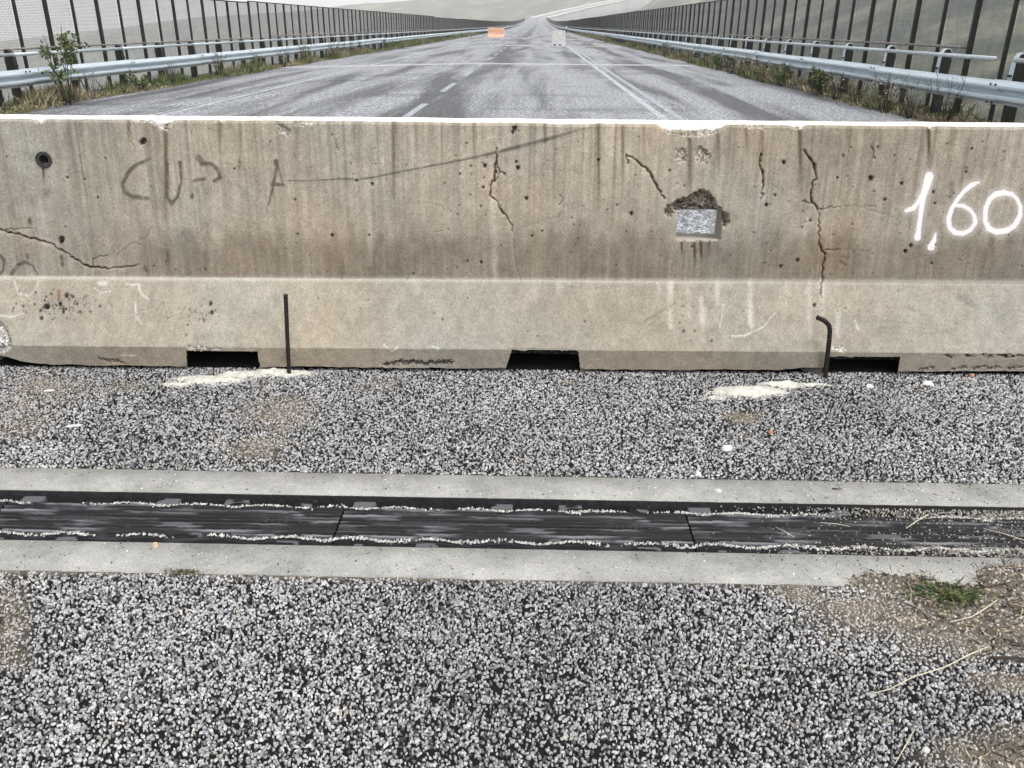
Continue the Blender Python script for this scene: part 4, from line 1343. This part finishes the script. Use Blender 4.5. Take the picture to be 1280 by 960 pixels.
twig([(638, 571), (652, 577), (668, 583)], .0020, 'straw_stem', 'bowed pale straw stem lying on chips above the far concrete strip', M_twig, .006)
twig([(1134, 733), (1138, 745), (1137, 757)], .0012, 'straw_stem', 'tiny straw stem standing in the soil beside the weed tuft', M_twig, .012)
twig([(906, 792), (900, 812)], .0012, 'straw_stem', 'very short straw stem alone on the stone chips', M_twig, .008)
o = twig([(1240, 825), (1262, 826), (1310, 827)], .0042, 'stick', 'straight black stick lying flat on the stone chips', M_bark, .006, None, 'stick')
twig([(1150, 742), (1180, 738), (1225, 741), (1262, 734)], .0018, 'twig', 'dark thin twig lying in the soil behind the weed tuft', M_bark, .014, None, 'twig')
twig([(1262, 805), (1282, 812)], .0020, 'twig', 'dark twig end lying near the black stick', M_bark, .008, None, 'twig')
twig([(1040, 612), (1052, 614)], .0024, 'twig', 'dark wood scrap lying on the far concrete strip', M_bark, .004, None, 'twig')


def fragment(x, y, rx_, ry_, h, name, label, mat, cat, seed):
    p = gnd(x, y)
    g5 = np.random.default_rng(seed)
    n = 9
    me_v, f = [], []
    for lev, (s, zz_) in enumerate(((1.0, -.5), (1.05, .25), (.72, .95))):
        for i in range(n):
            a = 2 * math.pi * i / n
            w = s * (g5.uniform(.78, 1.15))
            me_v.append((math.cos(a) * rx_ * w, math.sin(a) * ry_ * w, h * (zz_ + g5.uniform(-.12, .12))))
    me_v.append((0, 0, h))
    for lev in range(2):
        for i in range(n): f.append((lev * n + i, lev * n + (i + 1) % n, (lev + 1) * n + (i + 1) % n, (lev + 1) * n + i))
    for i in range(n): f.append((2 * n + i, 2 * n + (i + 1) % n, 3 * n))
    f.append(tuple(range(n - 1, -1, -1)))
    o = MB().add(me_v, f).build(name, mat)
    o.location = (p[0], p[1], h * .4)
    o.rotation_euler = (0, 0, g5.uniform(-.4, .4))
    return tag(o, label, cat)


fragment(1160, 481, .024, .016, .010, 'concrete_fragment', 'flat white concrete flake on chips right of the bent bar notch', M_white, 'fragment', 1)
fragment(1087, 484, .016, .010, .008, 'concrete_fragment', 'small white concrete flake beside the mortar of the bent bar', M_white, 'fragment', 2)
fragment(909, 562, .020, .013, .010, 'concrete_fragment', 'white concrete flake on chips above the far concrete strip', M_white, 'fragment', 3)
fragment(873, 594, .010, .009, .008, 'concrete_fragment', 'little white fragment touching the far concrete strip', M_white, 'fragment', 4)
fragment(1157, 939, .008, .006, .006, 'pebble', 'pale rounded pebble on the stone chips by the soil', M_paleconc, 'pebble', 5)
fragment(195, 684, .008, .007, .010, 'pebble', 'tan pebble sitting on the edge of the near concrete strip', M_tan, 'pebble', 6)
fragment(897, 615, .012, .007, .007, 'pebble', 'grey flat pebble on the far concrete strip', M_paleconc, 'pebble', 7)
fragment(963, 541, .010, .007, .006, 'brick_fragment', 'small reddish brick chip among the road stones', simple_mat('brick_red', (.30, .12, .08), (.45, .22, .15), 80), 'fragment', 8)
fragment(1215, 470, .012, .008, .007, 'brick_fragment', 'reddish chip lying against the foot of the barrier', bpy.data.materials['brick_red'], 'fragment', 10)
fragment(92, 533, .028, .008, .005, 'concrete_fragment', 'long pale concrete flake pressed into dusty chips', M_paleconc, 'fragment', 11)
fragment(62, 489, .022, .008, .005, 'concrete_fragment', 'pale concrete flake near the chipped barrier end', M_paleconc, 'fragment', 12)


# ------------------------------------------------------------------ plants
def leaf_mesh(name, pts, dirs, lens, wids, cols, parent=None, curl=.25):
    """many pointed leaves, four triangles each, as one mesh"""
    n = len(pts)
    d = dirs / np.linalg.norm(dirs, axis=1, keepdims=True)
    g6 = np.random.default_rng(n)
    rv = g6.normal(size=(n, 3))
    s = np.cross(d, rv); s /= np.linalg.norm(s, axis=1, keepdims=True) + 1e-9
    nm = np.cross(s, d)
    L, Wd = lens[:, None], wids[:, None]
    a = pts
    m_ = pts + d * L * .5 + nm * L * curl * .25
    b_ = pts + d * L - nm * L * curl * .2
    V = np.stack([a, m_ + s * Wd, m_ - nm * Wd * .25, m_ - s * Wd, b_], 1)
    o = (np.arange(n) * 5)[:, None, None]
    T = np.array([(0, 2, 1), (0, 3, 2), (1, 2, 4), (2, 3, 4)])[None] + o
    return obj_np(name, V.reshape(-1, 3), None, T.reshape(-1, 3), mat=M_leaf, parent=parent, col=np.repeat(cols[:, None], 5, 1).reshape(-1, 3))


GREENS = np.array([(.035, .06, .02), (.065, .10, .032), (.10, .13, .045), (.16, .165, .07)])
STRAW = np.array([(.30, .255, .16), (.38, .33, .22), (.22, .18, .11), (.14, .11, .075)])


def grass_strip(name, side, n, y0, y1, label, seed):
    g7 = np.random.default_rng(seed)
    y = y0 + (y1 - y0) * g7.random(n) ** 1.7
    if side < 0: x = XL - .12 + np.abs(g7.normal(0, .35, n)) * -1 + g7.uniform(0, .28, n) + .12 * np.sin(y * .9)
    else: x = XR + .10 + np.abs(g7.normal(0, .33, n)) - g7.uniform(0, .28, n) - .12 * np.sin(y * .8)
    cl_ = fbm(x * 1.4, y * .8, seed, 3)
    k = cl_ + g7.uniform(-.22, .22, n) > .38
    x, y, cl_ = x[k], y[k], cl_[k]
    n = len(x)
    z = zroad(x, y) + np.where((x < XL) | (x > XR), .025, .0)
    far = 1 + .6 * sstep(30, 90, y)
    tall = np.clip((cl_ - .42) * 4, .3, 1.3)
    ln = g7.uniform(.08, .34, n) * far * tall
    wd = g7.uniform(.004, .010, n) * far * 1.5
    dirs = np.stack([g7.normal(0, .5, n), g7.normal(0, .5, n), np.ones(n)], -1)
    green = fbm(x * .9 + 4, y * .5, seed + 1, 3) + g7.normal(0, .12, n)
    ci = g7.integers(0, 4, n)
    cols = np.where((green > (.37 if side < 0 else .45))[:, None], GREENS[ci], STRAW[ci]) * g7.uniform(.7, 1.2, n)[:, None]
    o = leaf_mesh(name, np.stack([x, y, z], -1), dirs, ln, wd, cols)
    return tag(o, label, 'grass', kind='stuff')


grass_strip('grass', -1, 85000, 9, 150, 'rough green and straw grass along the foot of the guardrail over the valley', 401)
grass_strip('grass', 1, 75000, 9, 150, 'rough dry grass along the foot of the guardrail on the hill side', 402)


def branch_plant(name, loc, h, spread, nst, leafn, leafsize, palette, label, group, seed, woody=M_bark, lean=(0, 0), lowleaf=0.25, cat='shrub'):
    """upright stems that fork, with leaves set along the upper parts"""
    g8 = np.random.default_rng(seed)
    root = empty(name, loc)
    tag(root, label, cat, group)
    mb = MB()
    lp, ldir = [], []
    for s in range(nst):
        a = g8.uniform(0, 6.28)
        top = np.array([math.cos(a) * spread * g8.uniform(.3, 1) + lean[0], math.sin(a) * spread * g8.uniform(.3, 1) + lean[1], h * g8.uniform(.6, 1.0)])
        p0 = np.array([math.cos(a), math.sin(a), 0]) * spread * .12
        path = [p0 + (top - p0) * f + g8.normal(0, .018 * h, 3) * (f > 0) for f in np.linspace(0, 1, 6)]
        path[0][2] = -.03
        mb.tube(path, [.0065 * h * (1 - .75 * f) + .0015 for f in np.linspace(0, 1, 6)], 5)
        for _ in range(4):
            i = g8.integers(2, 5)
            st = path[i]
            en = st + np.array([g8.normal(0, .22), g8.normal(0, .22), g8.uniform(.08, .3)]) * h * .55
            mid = (st + en) / 2 + g8.normal(0, .015 * h, 3)
            mb.tube([st, mid, en], [.0035 * h + .001, .0022 * h + .001, .0012], 4)
            for _k in range(max(0, leafn // (nst * 4))):
                f = g8.uniform(.1, 1.05)
                q_ = st + (en - st) * f + g8.normal(0, .012 * h, 3)
                if q_[2] < lowleaf * h * .4: continue
                lp.append(q_); ldir.append(g8.normal(0, 1, 3) + np.array([0, 0, .45]))
    mb.build('stems', woody, root, True)
    if lp:
        lp = np.array(lp); ldir = np.array(ldir); n = len(lp)
        ci = g8.integers(0, len(palette), n)
        leaf_mesh('foliage', lp, ldir, g8.uniform(.6, 1.3, n) * leafsize, g8.uniform(.18, .3, n) * leafsize, palette[ci] * g8.uniform(.7, 1.3, n)[:, None], root)
    return root


# the tall leafy weed in front of the left rail
zr = lambda x, y: float(zroad(x, y))
branch_plant('tall_weed', (-9.62, 17.7, zr(-9.62, 17.7) + .01), 1.5, .34, 7, 620, .085, GREENS, 'tall leafy green weed growing up in front of the guardrail over the valley', None, 501, M_bark, (.05, 0), .2, 'weed')
k = 0
for (x, y, h, sp, lf, txt) in ((-9.9, 14.6, .5, .35, 700, 'low broad leafy bush at the foot of the tall weed'), (-9.85, 19.2, .55, .28, 20, 'bare dark twiggy shrub just past the tall weed under the rail'),
                               (-9.9, 23.6, .55, .3, 30, 'bare twiggy shrub under the valley side rail by the second post gap'), (-9.9, 27.3, .75, .3, 60, 'taller bare shrub poking above the valley side rail'),
                               (-9.9, 31.0, .6, .3, 260, 'half leafy shrub under the valley side rail before the first far joint'),
                               (-9.9, 37.5, .9, .45, 150, 'dense dark shrub under the valley side rail beyond the first far joint'), (-9.8, 42.5, .8, .45, 120, 'brownish shrub clump under the valley side rail'),
                               (-9.9, 50.0, .9, .5, 260, 'rounded shrub clump leaning on the valley side rail'), (-9.7, 58.0, .7, .5, 300, 'last leafy shrub clump along the valley side rail'),
                               (-9.75, 21.4, .45, .35, 300, 'small leafy shrub between two bare ones under the valley side rail'), (-9.8, 34.0, .6, .4, 40, 'bare grey shrub standing right at the first far joint, valley side'), (-9.8, 46.0, .8, .45, 40, 'tangled bare shrub between two fuller clumps, valley side'),
                               (6.2, 14.6, .6, .4, 30, 'tangle of dark bare stems by the broken pipe rail end'), (6.15, 18.2, .55, .35, 40, 'sparse dark twigs beside the dense green bush'), (6.15, 24.2, .5, .35, 160, 'scrubby brown tuft under the hill side rail'), (6.1, 28.3, .55, .35, 60, 'bare twiggy tuft under the hill side rail'),
                               (6.15, 15.6, .62, .42, 60, 'wide bare dark shrub beside the end of the pipe rail'), (6.1, 17.0, .5, .3, 30, 'bare shrub with thin dark twigs at the hill side rail'), (6.2, 19.4, .55, .3, 800, 'dense green bush at the foot of the hill side rail'),
                               (6.3, 13.6, .75, .35, 25, 'tall thin dry stems in front of the hill side rail'), (6.2, 22.6, .5, .35, 420, 'yellowish grass bush under the hill side rail'), (6.1, 26.0, .6, .35, 120, 'dark low shrub under the hill side rail'),
                               (6.15, 30.5, .6, .4, 380, 'leafy low clump by the hill side rail before the first far joint'), (6.1, 36.0, .6, .4, 160, 'low dark clump by the hill side rail past the first far joint'), (6.1, 43.0, .6, .4, 260, 'low green clump further along the hill side rail')):
    if x < 0: y *= 1.0
    pal_ = GREENS if lf > 250 else np.concatenate([STRAW, GREENS[:1]])
    branch_plant('shrub', (x, y, zr(x, y) + .01), h * 1.12, sp * 1.1, 16 if lf < 200 else 10, int(lf * 1.6), .06 if lf < 500 else .075, pal_, txt, 'shrubs along the rails', 520 + k, lowleaf=.1)
    k += 1

# dry litter over the soil
gl_ = np.random.default_rng(71)
sel = LITTER_Q[gl_.choice(len(LITTER_Q), 900)]
nl = len(sel)
cl_l = np.where((gl_.random(nl) < .45)[:, None], STRAW[gl_.integers(0, 4, nl)], np.array([[.022, .017, .013]])) * gl_.uniform(.7, 1.2, nl)[:, None]
tag(leaf_mesh('dry_litter', sel + np.array([0, 0, .003]), np.stack([gl_.normal(0, 1, nl), gl_.normal(0, .7, nl), gl_.uniform(0, .3, nl)], -1), gl_.uniform(.010, .045, nl), gl_.uniform(.0008, .0022, nl), cl_l),
    'scattered dry grass bits lying on the brown soil', 'litter', kind='stuff')
# weed tuft in the soil by the joint
p = gnd(1185, 748)
root = empty('weed_tuft', (p[0], p[1], 0))
tag(root, 'small low green weed tuft growing in the soil beside the expansion joint', 'weed')
g9 = np.random.default_rng(33)
n = 420
a = g9.uniform(0, 6.28, n); rr_ = np.abs(g9.normal(0, .042, n))
P0 = np.stack([np.cos(a) * rr_ * 1.3, np.sin(a) * rr_ * .55, np.full(n, .013)], -1)
dr = np.stack([np.cos(a) * .9 + g9.normal(0, .4, n), np.sin(a) * .9 + g9.normal(0, .4, n), g9.uniform(.05, .5, n)], -1)
leaf_mesh('foliage', P0, dr, g9.uniform(.008, .026, n), g9.uniform(.0022, .0045, n), np.array([(.025, .045, .014), (.05, .08, .024), (.08, .10, .035), (.12, .11, .055)])[g9.integers(0, 4, n)], root)
mb = MB()
for i in range(9):
    a = i * .7
    mb.tube([(0, 0, -.01), (math.cos(a) * .04, math.sin(a) * .02, .012), (math.cos(a) * .09, math.sin(a) * .04, .016)], [.0016, .0013, .0008], 5)
mb.build('stems', M_bark, root)
# moss tuft in the edge of the near strip
p = gnd(228, 716)
n = 160
P0 = np.stack([g9.normal(0, .025, n), g9.normal(0, .005, n), np.zeros(n)], -1)
o = leaf_mesh('moss_tuft', P0 + np.array([p[0], p[1], .0]), np.stack([g9.normal(0, .6, n), g9.normal(0, .6, n), np.ones(n)], -1), g9.uniform(.006, .014, n), g9.uniform(.001, .002, n), np.array([(.07, .08, .03), (.12, .11, .05)])[g9.integers(0, 2, n)])
tag(o, 'tiny moss tuft along the edge of the near concrete strip', 'moss')

# ------------------------------------------------------------------ guardrails and fences
PITCH = 2.30
NP = 150                      # guardrail posts per side (fence bars: two per post)
FZ = 2.22                     # fence height above the deck


def wprofile():
    """W-beam section: (depth towards the road, height)"""
    return [(0.0, .0), (.012, .022), (.060, .048), (.083, .072), (.083, .100), (.060, .122), (.012, .145), (.004, .158), (.012, .171), (.060, .194), (.083, .216), (.083, .244), (.060, .268), (.012, .294), (.0, .316)]


def rail_section(name, L, sgn, mat):
    pr = wprofile()
    th = .004
    V, Fc = [], []
    out = [(sgn * (p[0] + th), p[1]) for p in pr] + [(sgn * p[0], p[1]) for p in pr[::-1]]
    mb = MB().prism(out, 0, L, 'y')
    return mb.mesh(name, mat)


def make_side(side):
    s = 1 if side == 'right' else -1            # s * x points away from the road
    xb = 6.46 if s > 0 else -10.08               # beam face
    xp = xb + s * .16                            # post
    xf = xp + s * .40                            # fence plane
    tl = 'over the hazy valley' if s < 0 else 'on the hill side'
    y0 = 3.2
    rail = empty('guardrail', (xb, y0, float(zcross(xb))))
    tag(rail, f'galvanised guardrail with dark hooked posts and pipe handrail {tl}', 'guardrail', 'guardrails along the bridge')
    fence = empty('mesh_fence', (xf, y0, float(zcross(xf))))
    tag(fence, f'tall dark-posted wire mesh safety fence along the bridge edge {tl}', 'fence', 'mesh fences along the bridge')
    g10 = np.random.default_rng(600 + s)
    # beams
    LB = PITCH * 2
    me_rail = rail_section('rail_beam', LB + .28, -s, M_galv)
    me_bolt = MB().tube([(-s * .080, 0, 0), (-s * .101, 0, 0)], .014, 8).mesh('bolt', M_darksteel)
    yo = 0.0
    nb_ = int(NP * PITCH / LB)
    for i in range(nb_):
        yy = i * LB
        dz = float(zalong(y0 + yy))
        b_ = put('rail_beam', me_rail, rail, (-s * .005 * (i % 2) + g10.normal(0, .006), yy, .41 + dz + g10.normal(0, .006)))
        if yy < 60:
            for zb in (.03, .265):
                for yb in (.06, .20):
                    put('bolt', me_bolt, b_, (0, yb, zb))
    # posts: channel with a hooked, rounded top carrying the pipe
    mb = MB()
    prof_ = [(-.02, -.05), (.12, -.05), (.12, .70), (.13, .86), (.11, .98), (.07, 1.035), (.02, 1.035), (-.015, 1.0), (-.035, .92), (-.045, .74), (-.03, .66)]
    mb.prism([(s * p_[0], p_[1]) for p_ in (prof_ if s > 0 else prof_[::-1])], -.045, .045, 'y')
    mb.box(min(s * -.075, s * -.02), max(s * -.075, s * -.02), -.05, .05, .745, .775)
    mb.box(min(s * -.10, s * .0), max(s * -.10, s * .0), -.035, .035, .44, .66)
    me_post = mb.mesh('post', M_darksteel)
    path_ = [(-.056, .62), (-.060, .74), (-.054, .90), (-.036, 1.00), (-.004, 1.052), (.045, 1.062), (.085, 1.045), (.112, 1.00)]
    inn_ = [(-.047, .62), (-.051, .74), (-.045, .90), (-.028, .995), (-.001, 1.043), (.045, 1.053), (.080, 1.037), (.104, .996)]
    loop_ = [(s * p_[0], p_[1]) for p_ in path_] + [(s * p_[0], p_[1]) for p_ in inn_[::-1]]
    me_hook = MB().prism(loop_, -.055, .055, 'y').mesh('hook_plate', M_galv if s > 0 else M_greysteel)
    for i in range(NP):
        yy = i * PITCH + .1
        po = put('post', me_post, rail, (s * .16, yy, float(zalong(y0 + yy)) - .0 + .02), 0)
        if yy < 85: put('hook_plate', me_hook, po)
    # pipe handrail in lengths; a gap and a free end on the right
    pipe = MB().tube([(0, 0, 0), (0, LB * 1.0, 0)], .033, 10).mesh('pipe_rail', M_pipe, True)
    pipe_s = MB().tube([(0, 0, 0), (0, LB - .55, 0)], .033, 10).mesh('pipe_rail', M_pipe, True)
    for i in range(nb_):
        yy = i * LB + .1
        z = .985 + float(zalong(y0 + yy))
        if s > 0 and i == 2:
            put('pipe_rail', pipe_s, rail, (s * .12, yy + .55, z))
            continue
        put('pipe_rail', pipe, rail, (s * .12, yy, z))
    # fence bars, mid rail, wire panels
    hz_ = FZ + .06
    bar_me = MB().box(-.036, .036, -.036, .036, -.25, hz_).mesh('post', M_darksteel)
    thin_me = MB().box(-.026, .026, -.026, .026, -.25, hz_).mesh('post', M_darksteel)
    top_me = MB().box(-.02, .02, 0, PITCH, hz_ - .02, hz_ + .015).mesh('top_rail', M_darksteel)
    mid_me = MB().tube([(0, 0, 1.085), (0, PITCH, 1.085)], .022, 8).mesh('mid_rail', M_rust, True)
    # wire panel
    mbp = MB()
    half = PITCH / 2
    wr = .0032
    nzv = int((hz_ + .1) / .030)
    for i in range(nzv):
        z = -.08 + i * .030
        mbp.add([(0, 0, z - wr), (0, half, z - wr), (0, half, z + wr), (0, 0, z + wr), (wr * 1.6, 0, z), (wr * 1.6, half, z)],
                [(0, 1, 5, 4), (4, 5, 2, 3), (3, 2, 1, 0)])
    for i in range(1, int(half / .045)):
        y = i * .045
        mbp.add([(0, y - wr, -.08), (0, y + wr, -.08), (0, y + wr, hz_ - .03), (0, y - wr, hz_ - .03), (-wr * 1.6, y, -.08), (-wr * 1.6, y, hz_ - .03)],
                [(0, 4, 5, 3), (4, 1, 2, 5), (1, 0, 3, 2)])
    panel_me = mbp.mesh('mesh_panel', M_wire)
    step = [0.0]
    for i in range(NP):
        if i % 13 == 0: off = g10.uniform(-.03, .05)
        yy = i * PITCH + .1
        z = float(zalong(y0 + yy)) + off
        put('post', bar_me, fence, (0, yy, z))
        put('post', thin_me, fence, (g10.normal(0, .01), yy + half, z))
        for q_ in (0, 1):
            put('mesh_panel', panel_me, fence, (s * .042, yy + q_ * half, z))
        put('top_rail', top_me, fence, (0, yy, z))
        if (i % 9 != 4): put('mid_rail', mid_me, fence, (-s * .06, yy, z))
    # beyond the countable posts the line runs on as one piece
    mbx = MB(); mbr = MB()
    for i in range(NP * 2, NP * 2 + 330):
        yy = i * half + .1
        z = float(zalong(y0 + yy))
        mbx.box(-.03, .03, yy - .028, yy + .028, z - .2, z + hz_)
        mbx.box(-.012, .012, yy + .03, yy + half - .03, z + hz_ - .03, z + hz_)
        mbx.box(-.002, .002, yy + .03, yy + half * .35, z - .1, z + hz_ - .031)
        if i % 4 == 0:
            mbr.box(-.04, .04, yy, yy + half * 4 - .01, z + .41, z + .72)
    tag(mbx.build('distant_fence_run', M_darksteel, fence), kind='stuff')
    tag(mbr.build('distant_rail_run', M_galv, rail), kind='stuff')


make_side('left')
make_side('right')

# ------------------------------------------------------------------ far things on the road
bl = empty('concrete_block', (1.52, 65.9, 0), R(-16))
tag(bl, 'whitish concrete barrier block standing alone on the road beside the double line', 'barrier')
mb = MB()
prof_ = [(-.46, 0), (-.34, 0), (-.34, .09), (-.16, .09), (-.16, 0), (.06, 0), (.06, .09), (.24, .09), (.24, 0), (.46, 0), (.46, .10), (.43, .30), (.40, .98), (.37, 1.0), (-.37, 1.0), (-.40, .98), (-.43, .30), (-.46, .10)]
mb.prism(prof_, -.26, .26, 'y')
mb.build('body', M_paleconc, bl)
MB().prism([(-.34, -.0), (-.34, .088), (-.16, .088), (-.16, -.0)], -.20, .20, 'y').build('fork_slot_shade', M_dark, bl)  # black fill stands in for the shade inside the notch
MB().prism([(.06, -.0), (.06, .088), (.24, .088), (.24, -.0)], -.20, .20, 'y').build('fork_slot_shade', M_dark, bl)

ob = empty('plastic_barrier', (-5.15, 109.5, float(zcross(-5.15))), R(4))
tag(ob, 'orange plastic road barrier standing far off near the valley side line', 'barrier')
mb = MB()
mb.prism([(-.28, 0), (.28, 0), (.24, .16), (.12, .36), (.09, 1.10), (-.09, 1.10), (-.12, .36), (-.24, .16)], -.96, .96, 'x')
mb.build('body', M_orange, ob)
mb = MB().box(-.90, .90, -.135, -.118, .74, .80)
mb.build('moulded_rib', simple_mat('dark_orange', (.50, .16, .07), (.60, .22, .1), 4.0), ob)
MB().box(.965, 1.06, -.09, .09, .15, 1.0).build('end_coupling', M_paleconc, ob)

dp_ = empty('delineator_post', (5.35, 172, float(zalong(172))))
tag(dp_, 'small dark and white marker post far along the hill side rail', 'post')
MB().box(-.10, .10, -.05, .05, -.02, .75).build('body', M_darksteel, dp_)
MB().box(-.10, .10, -.052, .05, .752, 1.15).build('reflector_band', M_white, dp_)

# road climbing the hillside beyond the bridge, pale parapets on both edges
rp_ = np.array([(0, 880, 7.0), (6, 905, 8.2), (16, 950, 11), (36, 1010, 16.0), (66, 1085, 23), (106, 1160, 31), (150, 1230, 39), (210, 1310, 49), (300, 1400, 62)], float)
tt = np.linspace(0, len(rp_) - 1, 60)
cx_ = np.stack([np.interp(tt, np.arange(len(rp_)), rp_[:, i]) for i in range(3)], -1)
tg = np.gradient(cx_, axis=0); tg[:, 2] = 0; tg /= np.linalg.norm(tg, axis=1, keepdims=True)
nr = np.stack([tg[:, 1], -tg[:, 0], 0 * tg[:, 0]], -1)
hw = 8.0
A_, B_ = cx_ - nr * hw, cx_ + nr * hw
n = len(cx_)
V = np.concatenate([A_, B_, A_ - [0, 0, 14], B_ - [0, 0, 14]])
i = np.arange(n - 1)
Q = np.concatenate([np.stack([i, i + n, i + n + 1, i + 1], -1), np.stack([i, i + 1, i + 2 * n + 1, i + 2 * n], -1), np.stack([i + n, i + 3 * n, i + 3 * n + 1, i + n + 1], -1)])
tag(obj_np('hillside_road', V, Q, mat=simple_mat('distant_asphalt', (.20, .20, .20), (.32, .32, .32), .05, coord=pos)), kind='structure')
for k, (E_, lab) in enumerate(((A_, 'pale parapet along the inner edge of the hillside road'), (B_, 'pale parapet along the outer edge of the hillside road'))):
    V = np.concatenate([E_ - nr * .4, E_ + nr * .4, E_ - nr * .4 + [0, 0, 1.6], E_ + nr * .4 + [0, 0, 1.6]])
    Q = np.concatenate([np.stack([i, i + 1, i + 2 * n + 1, i + 2 * n], -1), np.stack([i + n, i + 3 * n, i + 3 * n + 1, i + n + 1], -1), np.stack([i + 2 * n, i + 2 * n + 1, i + 3 * n + 1, i + 3 * n], -1)])
    tag(obj_np('parapet', V, Q, mat=M_paleconc), lab, 'parapet', 'parapets of the hillside road')

# ------------------------------------------------------------------ hazy air
m = bpy.data.materials.new('hazy_air')
m.use_nodes = True
t = m.node_tree
t.nodes.clear()
vo = t.nodes.new('ShaderNodeVolumePrincipled')
vo.inputs['Color'].default_value = (.985, .993, 1.0, 1)
vo.inputs['Density'].default_value = .00038
vo.inputs['Anisotropy'].default_value = 0.0
out = t.nodes.new('ShaderNodeOutputMaterial')
t.links.new(vo.outputs[0], out.inputs['Volume'])
hz = MB().box(-6010, 4010, -410, 6510, float(zt.min()) - 1, max(float(zt.max()), 20) + 5).build('haze', m)
tag(hz, 'pale misty air filling the valley', 'haze', kind='stuff')
